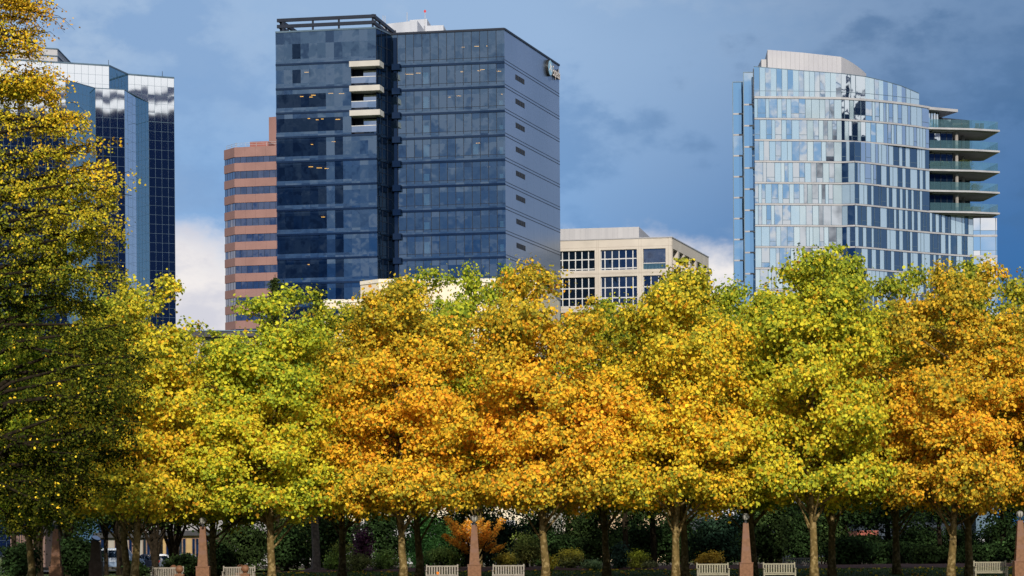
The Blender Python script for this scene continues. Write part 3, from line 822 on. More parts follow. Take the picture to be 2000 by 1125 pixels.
    # --- blank right side with panel joints, louvres
    for k in range(len(levels) - 1):
        zt, zb = levels[k], levels[k + 1]
        p = MB(); n = 8
        for i in range(n): p.wb(M1, M2, depth * i / n + .01, depth * (i + 1) / n - .01, zb + .50, zt - .08, -.35, 0.0); p.wb(M1, M2, depth * i / n + .01, depth * (i + 1) / n - .01, zb + .02, zb + .42, -.35, 0.0)
        p.build('side_panel', M_PANEL, T)
        j = MB(); j.wb(M1, M2, .02, depth, zb - .08, zb + .02, -.3, .03); j.wb(M1, M2, .02, depth, zb + .42, zb + .50, -.3, .03); j.build('floor_joint', M_FRAMEB if False else M_FRAMED, T)
        if k >= 1:
            u0 = u_px(M1, M2, 1006.5, 145); u1 = u_px(M1, M2, 1024, 150)
            lv = MB(); zc = zt - 1.25
            lv.wb(M1, M2, u0, u1, zc - .42, zc + .42, -.05, .03)
            lo = lv.build('louvre', M_FRAMED, T)
            s2 = MB()
            for q in range(5):
                uu = u0 + (u1 - u0) * (q + .5) / 5; s2.wb(M1, M2, uu - .08, uu + .08, zc - .38, zc + .38, .03, .10)
            s2.build('louvre_blade', M_METALD, lo)
    # --- rest of the shell (far sides)
    sh = MB(); sh.wb(far0, M0, 0, depth * .95, 0, H - .2, -.4, -.1)
    sh.wb(Lb0, Ll, 0, wlen(Lb0, Ll) - .3, 0, Hb - .2, -.4, 0); sh.build('side_wall', G_SPAN, T)
    # --- roof trellis over the bay
    tz = [W(734, 30, D_at(734, 54.5, Hb)).z, W(734, 42, D_at(734, 54.5, Hb)).z]
    tb = MB(); tp = MB()
    ta = wp(Ll, Lr, .35, 0, -.3)[:2]; tb_ = wp(Ll, Lr, lb - .3, 0, -.3)[:2]
    tcn = (tb_[0] + v.x * 14, tb_[1] + v.y * 14); td = (ta[0] + v.x * 14, ta[1] + v.y * 14)
    ring = [(ta, tb_), (tb_, tcn), (tcn, td), (td, ta)]
    for q, (p_, q_) in enumerate(ring):
        ll_ = wlen(p_, q_)
        for z in tz: tb.wb(p_, q_, -.2, ll_ + (.2 if q % 2 == 0 else -.62), z - .26, z + .26, -.42 + .003 * q, .02 + .003 * q)
        for f in ((.05, .36, .63, .98) if q % 2 == 0 else (.3, .62, .93)):
            tp.wb(p_, q_, ll_ * f - .14, ll_ * f + .14, Hb - .2, tz[0] - .2, -.32, -.06)
    tr = tb.build('trellis', M_FRAMED, T); tp.build('trellis_post', M_FRAMED, tr)
    # --- white penthouse
    def pent(pts, ztop, nm='penthouse'):
        a, b, c = pts; d = (a[0] + c[0] - b[0], a[1] + c[1] - b[1])
        q = MB(); q.prism(ccw([a, b, c, d]), H - .2, ztop); return q.build(nm, M_WHITEMETAL, T)
    Dp = 452
    zt = W(815, 40, Dp).z
    pent([plan(748, 43, Dp + 3), plan(815, 40, Dp), plan(850, 49, Dp + 22)], zt)
    zt2 = W(862, 49, Dp + 8).z
    pent([plan(800, 50, Dp + 9), plan(866, 49, Dp + 8), plan(880, 53, Dp + 20)], zt2)
    zt3 = W(833, 39, Dp + 14).z
    pent([plan(800, 40, Dp + 14), plan(834, 39, Dp + 13), plan(848, 46, Dp + 24)], zt3)
    for px, py, yb in ((795, 24, 42), (830, 22, 42), (748, 30, 60), (752, 31, 60)):
        w = W(px, py, Dp + 6); t = MB(); t.tube([(w.x, w.y, H), (w.x, w.y, w.z)], [.10, .06], 6); t.build('antenna', M_GREYMETAL, T)
    w = W(830, 22, Dp + 6); t = MB(); t.lathe([(.05, -.25), (.2, -.1), (.2, .1), (.05, .25)], (w.x, w.y, w.z)); t.build('beacon', mat_emit('red_beacon', srgb(235, 90, 90), 1.0), T)
    # --- wall sign high on the side
    ue = u_px(M1, M2, 1069.5, 135); us = u_px(M1, M2, 1076, 140); uend = u_px(M1, M2, 1090.5, 150)
    zc = W(1075, 137, D_at(1075, 117, H)).z
    base = wp(M1, M2, (us + ue) / 2, zc, 0)
    S = thing('wall_sign', 'round dark emblem and raised white lettering high on the tower side wall', 'sign', base)
    dirw = Vector((M2[0] - M1[0], M2[1] - M1[1], 0)).normalized(); nrm = Vector((dirw.y, -dirw.x, 0)); upv = Vector((0, 0, 1))
    ax = Matrix((dirw, upv, nrm)).transposed()   # columns: along wall, up, outward
    ce = Vector(wp(M1, M2, ue, zc, .0))
    r_e = 1.42
    e = MB(); e.lathe([(r_e, .05), (r_e, .46), (r_e * .97, .50)], ce, 32, ax); eo = e.build('emblem', M_METALD, S)
    f = MB(); f.lathe([(r_e * .90, .502), (r_e * .90, .53)], ce, 32, ax); f.build('emblem_face', mat_noise('pale_blue_sign_face', (.22, .42, .62), (.30, .52, .70), scale=.7, rough=.4), eo)
    pl = MB(); o_ = ce + nrm * .535
    for poly in ([(-.9, -.35), (.75, .55), (.95, .45), (-.7, -.55)], [(-.1, .12), (-.55, .75), (-.3, .78), (.35, .36)], [(.0, -.15), (.62, -.62), (.75, -.42), (.40, .08)]):
        pl.face([tuple(o_ + dirw * a * 1.0 + upv * b * 1.0) for a, b in poly])
    pl.build('emblem_mark', mat_noise('sign_white', (.75, .70, .70), (.82, .78, .78), scale=2), eo)
    cu = bpy.data.curves.new('lettering_curve', 'FONT'); cu.body = 'Expedia'; cu.size = 2.35; cu.extrude = .12; cu.offset = .015; cu.align_x = 'LEFT'; cu.align_y = 'CENTER'
    to = bpy.data.objects.new('lettering_tmp', cu); COL.objects.link(to)
    bpy.context.view_layer.update()
    me = bpy.data.meshes.new_from_object(to.evaluated_get(bpy.context.evaluated_depsgraph_get()))
    bpy.data.objects.remove(to)
    wd = max(v_.co.x for v_ in me.vertices) - min(v_.co.x for v_ in me.vertices)
    sc = (uend - us) / wd
    st = Vector(wp(M1, M2, us, zc - .1, .2)) - Vector(base)
    for v_ in me.vertices:
        c = v_.co.copy(); p = st + dirw * (c.x * sc) + upv * c.y + nrm * c.z; v_.co = p
    me.materials.clear(); me.materials.append(MATS['sign_white']); me.materials.append(M_METALD)
    for p in me.polygons: p.material_index = 0 if p.normal.dot(nrm) > .8 else 1
    me.update(); 
    for p in me.polygons: p.material_index = 0 if p.normal.dot(nrm) > .8 else 1
    lo = bpy.data.objects.new('lettering', me); COL.objects.link(lo); lo.parent = S
dark_tower()

# ------------------------------------------------------------------ cream low building in front of the dark tower
def cream_building():
    D0 = 300
    T = thing('low_building', 'low cream building with stepped parapet at the foot of the dark glass tower', 'building', (*plan(850, 1078, D0), 0))
    H = Zat(740, 546, D0)
    a = plan(704, 552, D0 + 2.5); b = plan(740, 546, D0); c = plan(1050, 542, D0 + .5)
    w = MB(); w.prism(ccw([a, b, c, (c[0] + 3, c[1] + 28), (a[0] + 3, a[1] + 28)]), 0, H); w.build('wall', M_CREAM, T)
    H2 = Zat(660, 586, D0 - 2)
    d = plan(632, 586, D0 - 2); e = plan(722, 586, D0 - 2.4)
    w = MB(); w.prism(ccw([d, e, (e[0], e[1] + 12), (d[0], d[1] + 12)]), 0, H2); w.build('wing', M_CREAM, T)
    cp = MB(); cp.wb(b, c, 0, wlen(b, c), H - .35, H + .06, -.3, .12); cp.wb(a, b, .05, wlen(a, b) - .05, H - .35, H + .05, -.3, .11); cp.wb(d, e, 0, wlen(d, e), H2 - .3, H2 + .05, -.3, .1); cp.build('coping', mat_noise('pale_coping', (.55, .52, .46), (.62, .59, .53), scale=.5), T)
    # rows of windows and joints on the facade
    for z1 in (Zat(660, 603, D0 - 2), Zat(660, 690, D0 - 2), Zat(660, 770, D0 - 2)):
        for k in range(3):
            l = wlen(d, e); m = MB(); u0 = .25 + k * 1.7
            m.wb(d, e, u0, u0 + 1.45, z1 - 1.6, z1, -.1, .03); fo = m.build('window', M_FRAMED, T)
            g = MB(); g.wq(d, e, u0 + .08, u0 + 1.37, z1 - 1.52, z1 - .08, .05, .004); g.build('pane', G_WIN, fo)
        for k in range(9):
            m = MB(); u0 = 1.2 + k * 2.0
            m.wb(b, c, u0, u0 + 1.5, z1 - 1.9, z1 - .3, -.1, .03); fo = m.build('window', M_FRAMED, T)
            g = MB(); g.wq(b, c, u0 + .08, u0 + 1.42, z1 - 1.82, z1 - .38, .05, .004); g.build('pane', G_WIN, fo)
    x = MB(); p = wp(b, c, 8.0, 0, -3); x.box(p[0] - .8, p[1], H - .1, p[0] + .8, p[1] + 1.5, H + .35); x.build('roof_vent', M_GREYMETAL, T)
cream_building()

# ------------------------------------------------------------------ beige office building
def beige_office():
    D0 = 480
    T = thing('office_building', 'beige concrete office building with gridded navy windows and an open corner loggia', 'office building', (*plan(1230, 1078, D0), 0))
    H = Zat(1312, 464, D0)
    K = plan(1312, 464, D0)
    A = plan(1060, 472, D_at(1060, 471.8, H)); C = plan(1384, 503, D_at(1384, 503, H))
    depth = wlen(K, C); lf = wlen(A, K)
    U = lambda px, py=500: u_px(A, K, px, py)
    zf = lambda py, px=1240: Zat(px, py, D0)
    cols = [(U(1062), U(1099)), (U(1099 - 1 + 1), U(1161.5))]
    wins = [(U(1085), U(1161.5)), (U(1173), U(1244))]
    log = (U(1256), U(1300))
    rows = [(zf(524.8), zf(484.8)), (zf(594), zf(537.2)), (zf(668), zf(606)), (zf(740), zf(680))]
    v = Vector((C[0] - K[0], C[1] - K[1])).normalized(); u = Vector((K[0] - A[0], K[1] - A[1])).normalized()
    body = MB()
    # facade: spandrels and piers as separate blocks so the openings are real
    zs = [0] + [z for r in reversed(rows) for z in r] + [H]
    th = .9
    opens = wins + [log]
    for k in range(0, len(zs), 2): body.wb(A, K, 0, lf, zs[k], zs[k + 1], -th, 0)
    edges = [0] + [x for o in opens for x in o] + [lf]
    for (z0, z1) in rows:
        for i in range(0, len(edges), 2):
            if edges[i + 1] - edges[i] > .02: body.wb(A, K, edges[i], edges[i + 1], z0, z1, -th, -.003)
    # right side: piers with openings
    side = [(u_px(K, C, a, 520), u_px(K, C, b, 520)) for a, b in ((1314.5, 1324), (1327, 1335.5), (1338.5, 1347.5), (1350.5, 1359), (1362, 1371), (1374, 1382))]
    se = [.9] + [x for o in side for x in o] + [depth]
    for k in range(0, len(zs), 2): body.wb(K, C, .9, depth, zs[k], zs[k + 1] - .002, -th, -.002)
    for (z0, z1) in rows:
        for i in range(0, len(se), 2):
            if se[i + 1] - se[i] > .02: body.wb(K, C, se[i], se[i + 1], z0 - .3, z1, -th, -.005)
    body.build('wall', M_CONC, T)
    j = MB()
    for e in (wins[0][1] + .4, wins[1][0] - .4, wins[1][1] + .35, log[0] - .35, log[1] + .5):
        j.wb(A, K, e - .02, e + .02, rows[-1][0], H - .05, -.1, .012)
    for z0, z1 in rows: j.wb(A, K, 0, lf, z1 + .45, z1 + .49, -.1, .010); j.wb(A, K, 0, lf, z0 - .5, z0 - .46, -.1, .010)
    j.build('panel_joint', mat_noise('dark_joint', (.25, .22, .2), (.3, .27, .25), scale=1), T)  # panel joints as thin darker strips
    cp = MB(); cp.wb(A, K, 0, lf + .1, H, H + .18, -th, .1); cp.wb(K, C, .9, depth, H, H + .178, -th, .09); cp.build('coping', M_SLABL, T)
    # interior floors, back walls, roof
    inn = MB()
    a1 = (A[0] + v.x * 5, A[1] + v.y * 5); k1 = (K[0] + v.x * 5 - u.x * 5.2, K[1] + v.y * 5 - u.y * 5.2)
    c1 = (C[0] - u.x * 5.2, C[1] - u.y * 5.2); d1 = (A[0] + v.x * depth, A[1] + v.y * depth)
    inn.prism(ccw([a1, k1, c1, d1]), 0, H - .5); inn.build('inner_wall', mat_noise('loggia_wall', (.20, .19, .20), (.27, .26, .26), scale=.2), T)
    full = [A, K, C, d1]
    for (z0, z1) in rows:
        s = MB(); s.prism(inset(ccw(full), .95), z0 - .5, z0 - .2); s.build('floor_slab', M_SOFFIT, T)
    s = MB(); s.prism(inset(ccw(full), .95), rows[0][1] + .1, H - .3); s.build('roof', M_SOFFIT, T)
    # windows
    for r, (z0, z1) in enumerate(rows):
        nr = 2 if r == 0 else 3
        for w, (u0, u1) in enumerate(wins + ([log] if r > 0 else [])):
            n = 5 if w < 2 else 3
            if w == 0: n = 6
            fm = MB(); g = MB()
            us_ = [u0 + (u1 - u0) * q for q in ([0, .11, .31, .5, .69, .88, 1.0] if w == 1 else [k / n for k in range(n + 1)])]
            hs = [z0 + (z1 - z0) * q for q in ([0, .10, .56, 1] if r == 0 else [0, .27, .62, 1])]
            for uu in us_: fm.wb(A, K, max(u0, uu - .09), min(u1, uu + .09), z0, z1, -.55, -.38)
            for zz in hs: fm.wb(A, K, u0, u1, max(z0, zz - .09), min(z1, zz + .09), -.55, -.392)
            fo = fm.build('window', M_FRAMEW, T)
            for i in range(len(us_) - 1):
                for q in range(len(hs) - 1): g.wq(A, K, us_[i], us_[i + 1], hs[q], hs[q + 1], -.47, .004)
            g.build('pane', G_WIN, fo)
        if r > 0:
            for (u0, u1) in side:
                g = MB(); g.wq(K, C, u0, u1, z0 - .3, z1, -.5, .004); g.build('side_window', G_WIN, T)
        if r == 0:
            rl = MB(); zz = z0 + 1.05
            rl.wb(A, K, log[0], log[1], zz, zz + .12, -.5, -.38); 
            for (u0, u1) in side[:2]: rl.wb(K, C, u0, u1, zz, zz + .12, -.5, -.38)
            ro = rl.build('loggia_rail', M_FRAMEW, T)
            gr = MB(); gr.wq(A, K, log[0], log[1], z0, zz, -.45); gr.build('rail_glass', G_RAIL, ro)
            gr = MB(); gr.wq(A, K, log[0], log[1], zz + .12, z1, -.45, .004); gr.build('loggia_pane', G_LOG, T)
            # skylit pitched soffit and inner glazing of the loggia
            ig = MB(); im = MB()
            q0 = (k1[0] - u.x * .0, k1[1]); p_a = wp(A, K, log[0] - .2, 0, -4.9)[:2]; p_b = wp(A, K, log[1], 0, -4.9)[:2]
            curtain(ig, im, p_a, p_b, z0 + .2, z0 + 2.4, 7, 1, mw=.1); io = ig.build('loggia_glazing', G_BAND, T); im.build('mullions', M_FRAMEW, io)
    # penthouse
    zt = Zat(1248, 443, D0 + 12)
    a, b, c = plan(1060, 448, D0 + 15), plan(1248, 443, D0 + 12), plan(1290, 466, D0 + 45)
    p = MB(); p.prism(ccw([a, b, c, (a[0] + c[0] - b[0], a[1] + c[1] - b[1])]), H - .4, zt); po = p.build('penthouse', M_GREYMETAL, T)
    p = MB()
    for q in range(18): p.wb(a, b, wlen(a, b) * q / 18, wlen(a, b) * q / 18 + .05, H, zt - .05, -.05, .03)
    p.build('panel_seam', M_SLABL, po)
beige_office()

# ------------------------------------------------------------------ curved residential glass tower (right)
def residence_tower():
    T = thing('apartment_tower', 'curved pale blue glass apartment tower with cantilevered balconies at right', 'apartment tower', (*plan(1680, 1078, 412), 0))
    D0 = 400.0
    # slab lines: py at px 1473 and at px 1812
    yl = [190, 234.4, 279, 322, 361.5, 402, 443, 484, 524]
    yr = [210, 252, 294.5, 335, 375, 415, 453, 495, 535]
    zl = [Zat(1473, y, D0) for y in yl]
    step = (zl[0] - zl[-1]) / 8
    zl = [zl[0] - step * k for k in range(20) if zl[0] - step * k > 1]
    Hs = zl[0]
    def pt(px, py, H=Hs): return plan(px, py, D_at(px, py, H))
    # facade plan from the roof slab line of the photo
    P = [pt(1473, 190), pt(1560, 190.8), pt(1643, 192.2), pt(1690, 195.2), pt(1725, 198.3), pt(1761, 202.2), pt(1790, 206.2), pt(1814, 210.2)]
    Pl = [pt(1473, 190), pt(1560, 190.8), pt(1643, 192.2), pt(1668, 190.8), pt(1700, 194.6), pt(1730, 199.0), pt(1761, 203.2), pt(1790, 207), pt(1814, 210.2)]
    Pext = [pt(1850, 214.2), pt(1899, 219)]
    Pend = plan(1947, 420, D_at(1899, 219, Hs) + .22)
    def back(poly, d=26): return [(x + d * .12, y + d) for x, y in poly]
    W0 = plan(1452, 141, D0 + 4.5); W0b = plan(1473.5, 141, D0 + 4.40); W1 = plan(1431, 160, D0 + 8.5); W1b = plan(1452.5, 160, D0 + 8.40)
    # core and inner walls
    core = MB()
    line = P + Pext
    inner = [(x + .6, y + 6) for x, y in line]
    core.prism(ccw(inner + [(inner[-1][0] + 2, inner[-1][1] + 22), (inner[0][0] + 2, inner[0][1] + 26)]), 0, Hs - .3)
    core.build('core_wall', M_INT, T)
    def facade(line, z0, z1, k, dark_from, name='glazing', pale_p=.45):
        g = MB(); gd = MB(); p = MB(); m = MB(); rr = random.Random(100 + k)
        tot = 0.0; segs = []
        for a, b in zip(line[:-1], line[1:]): segs.append((a, b, tot, tot + wlen(a, b))); tot += wlen(a, b)
        s = 0.0; prev = False
        for (a, b, s0, s1) in segs:
            l = s1 - s0; uu = 0.0
            frac_mid = None
            while uu < l - .01:
                wd = rr.choice([.55, .7, 1.0, 1.25, .85]); 
                if not prev and rr.random() < pale_p * 1.5: pale = True; wd = rr.choice([.5, .7, .95])
                else: pale = rr.random() < pale_p * .45
                if l - uu - wd < .55: wd = l - uu
                e = min(uu + wd, l)
                dk = dark_from(s0 + uu, tot)
                if pale: p.wq(a, b, uu, e, z0, z1, .02, .006)
                else:
                    tgt = gd if dk else g
                    if rr.random() < .55:
                        zc = z0 + (z1 - z0) * .24
                        tgt.wq(a, b, uu, e, zc, z1, 0, .006); tgt.wq(a, b, uu, e, z0, zc, 0, .006)
                        m.wb(a, b, uu, e, zc - .035, zc + .035, -.02, .03)
                    else: tgt.wq(a, b, uu, e, z0, z1, 0, .006)
                m.wb(a, b, max(0, uu - .035), min(l, uu + .035), z0, z1, -.02, .05)
                prev = pale; uu = e
        go = g.build(name, G_RES, T)
        if gd.f: gd.build('dim_reflection_pane', G_RESD, go)  # dim reflection of turned facets put into a darker glass
        if p.f: p.build('fritted_panel', G_PALE, go)
        m.build('mullions', M_FRAMEB, go)
    # crown (storey above the roof slab) with falling top edge
    crown = [pt(1473, 190), pt(1560, 190.8), pt(1643, 192.2), pt(1690, 195.2), pt(1725, 198.3), pt(1761, 202.2), pt(1795, 206.6)]
    tops = [(1473, 130), (1560, 137.5), (1643, 143.5), (1690, 149.5), (1725, 157.5), (1761, 168), (1795, 182.5)]
    g = MB(); p = MB(); m = MB(); rr = random.Random(5)
    for i in range(len(crown) - 1):
        a, b = crown[i], crown[i + 1]; l = wlen(a, b)
        za = W(*tops[i], a[1]).z; zb_ = W(*tops[i + 1], b[1]).z
        n = max(3, round(l / .85))
        for q in range(n):
            u0, u1 = l * q / n, l * (q + 1) / n
            z0, z1 = za + (zb_ - za) * q / n, za + (zb_ - za) * (q + 1) / n
            mb = p if rr.random() < .5 else g
            off = .02 if mb is p else 0
            t = tuple(rr.gauss(0, .005) for _ in range(3))
            mb.face([wp(a, b, u0, Hs + .1, off), wp(a, b, u1, Hs + .1, off), wp(a, b, u1, z1, off), wp(a, b, u0, z0, off)], t)
            if rr.random() < .7: m.wb(a, b, max(0, u0 - .03), u0 + .03, Hs + .1, z0 + .05, -.02, .05)
        m.box8([wp(a, b, 0, za - .04, .06), wp(a, b, l, zb_ - .04, .06), wp(a, b, l, zb_ - .04, -.2), wp(a, b, 0, za - .04, -.2),
                wp(a, b, 0, za + .05, .06), wp(a, b, l, zb_ + .05, .06), wp(a, b, l, zb_ + .05, -.2), wp(a, b, 0, za + .05, -.2)])
        m.wb(a, b, 0, l, Hs + .95, Hs + 1.02, -.02, .03)
    go = g.build('crown_glazing', G_RES, T); p.build('fritted_panel', G_PALE, go); m.build('mullions', M_FRAMEB, go)
    bk = MB()
    for i in range(len(crown) - 1):
        a, b = crown[i], crown[i + 1]
        za = W(*tops[i], a[1]).z; zb_ = W(*tops[i + 1], b[1]).z; l = wlen(a, b)
        bk.box8([wp(a, b, 0, Hs, -.5), wp(a, b, l, Hs, -.5), wp(a, b, l, Hs, -.9), wp(a, b, 0, Hs, -.9), wp(a, b, 0, za - .2, -.5), wp(a, b, l, zb_ - .2, -.5), wp(a, b, l, zb_ - .2, -.9), wp(a, b, 0, za - .2, -.9)])
    bk.build('parapet_backing', M_GREYMETAL, T)
    # storeys
    for k in range(len(zl) - 1):
        z1, z0 = zl[k] - .16, zl[k + 1] + .16
        line = P if k < 2 else Pl
        if k >= 5: line = line + Pext
        tot_main = sum(wlen(a, b) for a, b in zip(P[:3][:-1], P[:3][1:]))
        def dk(s, tot, k=k, t0=tot_main):
            if k >= 2 and t0 - .1 <= s < t0 + 2.1: return True
            return s > t0 + max(0, 11.5 - 2.6 * (k - 1)) and k >= 2
        facade(line, z0, z1, k, dk, pale_p=.42)
        # slab edges
        sl = MB()
        for a, b in zip(line[:-1], line[1:]): sl.wb(a, b, 0, wlen(a, b) + .02, zl[k + 1] - .13, zl[k + 1] + .11, -.4, .16)
        sl.build('slab_edge', M_SLABL, T)
        fs = MB(); L_ = [(x + .05, y + .25) for x, y in line]
        fs.prism(ccw(L_ + [(L_[-1][0] + 1, L_[-1][1] + 7), (L_[0][0] + 1, L_[0][1] + 7)]), zl[k + 1] - .14, zl[k + 1] + .12); fs.build('floor_slab', M_SOFFIT, T)
    sl = MB()
    for a, b in zip(P[:-1], P[1:]): sl.wb(a, b, 0, wlen(a, b) + .02, Hs - .16, Hs + .16, -.4, .2)
    sl.build('slab_edge', M_SLABL, T)
    # left wings stepping back
    for (a, b, ytop, nm) in ((W0, W0b, 141, 'wing'), (W1, W1b, 160, 'wing')):
        zt = W(1452 if ytop == 141 else 1431, ytop, a[1]).z
        core = MB(); core.prism(ccw([(a[0] + .2, a[1] + .4), (b[0], b[1] + .4), (b[0] + 2, b[1] + 22), (a[0] + 2, a[1] + 22)]), 0, zt - .3); wo = core.build('wing_wall', M_FRAMEB, T)
        g = MB(); m = MB(); l = wlen(a, b)
        off = 0 if ytop == 141 else -.35 * step / 1.2
        zz = [zt] + [z + (-.35 if ytop == 141 else -1.1) + (.0) for z in zl if z < zt - 1]
        for z1, z0 in zip(zz[:-1], zz[1:]):
            g.wq(a, b, .05, l - .02, z0 + .1, z1 - .1, 0, .006)
            m.wb(a, b, 0, l, z0 - .12, z0 + .12, -.1, .08)
        g.build('wing_glazing', G_FIN, wo); m.build('wing_slab', M_SLABL, wo)
        m2 = MB(); m2.wb(a, b, -.06, .06, 0, zt, -.3, .1); m2.wb(a, b, 0, l, zt - .08, zt + .04, -.2, .1); m2.build('wing_frame', M_FRAMEB, wo)
    # balconies on the right, real slabs with recessed glazing, columns and glass rails
    front = [P[-1]] + Pext
    e0 = P[-1]
    for k in range(1, 6):
        z = zl[k]
        yb = [252, 294.5, 335, 375, 415][k - 1]
        tip = plan(1953, 262 if k == 1 else yb + 6.5, e0[1] + 3.0)
        mid_ = plan(1900, yb + 7, e0[1] + 1.2)
        bo = MB()
        poly = [(e0[0] - .1, e0[1] - .15), mid_, tip, (tip[0] - 1.0, tip[1] + 9), (e0[0] + 1, e0[1] + 11)]
        bo.prism(ccw(poly), z - .10, z + .17); b_ = bo.build('balcony', M_SLABL, T)
        sf = MB(); sf.prism(inset(ccw(poly), .6), z - .24, z - .102); sf.build('soffit', M_SOFFIT, b_)
        rg = MB(); rail = [(e0[0] + .1, e0[1]), (mid_[0], mid_[1] + .1), (tip[0] - .25, tip[1] + .1), (tip[0] - 1.3, tip[1] + 8.5)]
        for a, b in zip(rail[:-1], rail[1:]):
            n = max(1, round(wlen(a, b) / 1.6))
            for q in range(n): rg.wq(a, b, wlen(a, b) * q / n + .02, wlen(a, b) * (q + 1) / n - .02, z + .2, z + 1.45, -.05, .002)
        rg.build('glass_rail', G_RAIL, b_)
        # recessed wall and columns on this level (above the slab)
        zt = zl[k - 1] - (.31 if k == 1 else .26)
        ga = (e0[0] + .15, e0[1] + 1.8); gb = (plan(1861 if k > 1 else 1834, 300, e0[1] + 2.6)[0], e0[1] + 2.6)
        g = MB(); m = MB()
        if k < 6:
            curtain(g, m, ga, gb, z + .2, zt, 4, 1, tilt=.01, mw=.08); go = g.build('balcony_glazing', G_RES if k < 4 else G_RESD, b_); m.build('mullions', M_FRAMED, go)
            bw = MB(); bw.prism(ccw([(ga[0], ga[1] + .8), (gb[0], gb[1] + .8), (gb[0] + .6, gb[1] + 8), (ga[0], ga[1] + 8)]), z + .19, zt); bw.build('balcony_wall', M_INT, b_)
            cl = MB()
            for px in (1868.5, 1881):
                if k == 1: continue
                c = plan(px, 300, e0[1] + (2.2 if px < 1870 else 6)); cl.lathe([(.26, z + .19), (.26, zt)], (c[0], c[1], 0), 12)
            if cl.f: cl.build('column', M_SOFFIT, b_)
    # roof canopy
    tip = plan(1871, 214.2, e0[1] + 2.5)
    cn = MB(); pl = [(e0[0] - .1, e0[1] - .2), tip, (tip[0] - 2, tip[1] + 6), (e0[0], e0[1] + 12)]
    cn.prism(ccw(pl), [Hs - .30] * 4, [Hs + .12] * 4); cn.build('canopy', M_SLABL, T)
    # end bay below the balconies
    z5 = zl[5] - .45
    A = Pext[-1]; B = Pend
    for k in range(5, len(zl) - 1):
        z1, z0 = zl[k] - .45 if k == 5 else zl[k] - .16, zl[k + 1] + .16
        g = MB(); m = MB(); l = wlen(A, B)
        for u0, u1 in ((0, .3), (.3, .95), (.95, 1.0)):
            zc = z0 + (z1 - z0) * .26
            g.wq(A, B, l * u0, l * u1, zc, z1, 0, .012); g.wq(A, B, l * u0, l * u1, z0, zc, 0, .012)
            m.wb(A, B, max(0, l * u0 - .04), l * u0 + .04, z0, z1, -.02, .05)
        m.wb(A, B, 0, l, zc - .03, zc + .03, -.02, .03)
        go = g.build('end_glazing', G_MIRROR, T); m.build('mullions', M_FRAMEB, go)
        s = MB(); s.wb(A, B, 0, l, zl[k + 1] - .16, zl[k + 1] + .16, -.4, .16); s.build('slab_edge', M_SLABL, T)
    eb = MB(); eb.prism(ccw([(A[0] + .2, A[1] + .4), (B[0] - .1, B[1] + .4), (B[0], B[1] + 16), (A[0], A[1] + 16)]), 0, z5 + .1); eb.build('end_wall', M_FRAMEB, T)
    # grey penthouse
    zt = W(1499, 97, D0 + 9).z
    pp = [plan(1499, 97, D0 + 9)] + [plan(px, py, (zt - CAMH) / kz(px, py)) for px, py in ((1570, 103), (1643, 111))]
    q = pp[-1]
    curve = [(q[0] + (1.9 * a), q[1] + 3.6 * a + .18 * a * a * 2.2) for a in (.35, .8, 1.3, 1.9, 2.5, 3.1)]
    poly = pp + curve + [(curve[-1][0], curve[-1][1] + 8), (pp[0][0] + 1, pp[0][1] + 22)]
    b = MB(); b.prism(ccw(poly), Hs - .3, zt); po = b.build('penthouse', mat_noise('penthouse_panel', (.36, .37, .43), (.42, .43, .48), scale=.2), T)
    sm = MB()
    for a, c in zip(pp[:-1], pp[1:]):
        n = 8
        for k in range(n): sm.wb(a, c, wlen(a, c) * k / n, wlen(a, c) * k / n + .04, Hs, zt - .02, -.02, .03)
    sm.build('panel_seam', M_GREYMETAL, po)
    zt2 = W(1488, 116, D0 + 10).z; a = plan(1487, 116, D0 + 10)
    b = MB(); b.prism(ccw([a, (a[0] + 1.6, a[1]), (a[0] + 2, a[1] + 8), (a[0], a[1] + 8)]), Hs - .3, zt2); b.build('rooftop_plant_room', M_GREYMETAL, T)
    return dict(zl=zl, e0=e0)
RT = residence_tower()

# furniture standing on the balconies
def planter(px, k, D, label, hgt=1.2, wid=1.5, group=None):
    z = RT['zl'][k] + .18
    c = plan(px, 300, D)
    t = thing('balcony_planter', label, 'planter', (c[0], c[1], z))
    b = MB(); b.v = []; b.prism([(c[0] - wid / 2, c[1] - .3), (c[0] + wid / 2, c[1] - .3), (c[0] + wid / 2, c[1] + .3), (c[0] - wid / 2, c[1] + .3)], z, z + .5); b.build('trough', M_METALD, t)
    n = 500
    C = RNG.normal(0, 1, (n, 3)) * np.array([wid / 3.2, .18, hgt / 3.5]) + np.array([0, 0, .5 + hgt * .45])
    leaf_object('foliage', C, unit(RNG.normal(0, 1, (n, 3))), RNG.uniform(.08, .2, n), np.array([(.07, .085, .03)]) * RNG.uniform(.5, 1.6, (n, 1)), M_LEAFD, t)
e0y = RT['e0'][1]
planter(1886, 3, e0y + 3.0, 'brown leafy planter on the third balcony from the top', 1.35, 1.6)
planter(1836, 3, e0y + 1.0, 'low green planter hedge by the glazing on the third balcony from the top', .8, 3.2)
planter(1904, 4, e0y + 3.0, 'small dark plants on the fourth balcony from the top', .8, 1.3)
planter(1900, 5, e0y + 3.0, 'low dark plants on the lowest balcony behind teal glass', .5, 2.4)
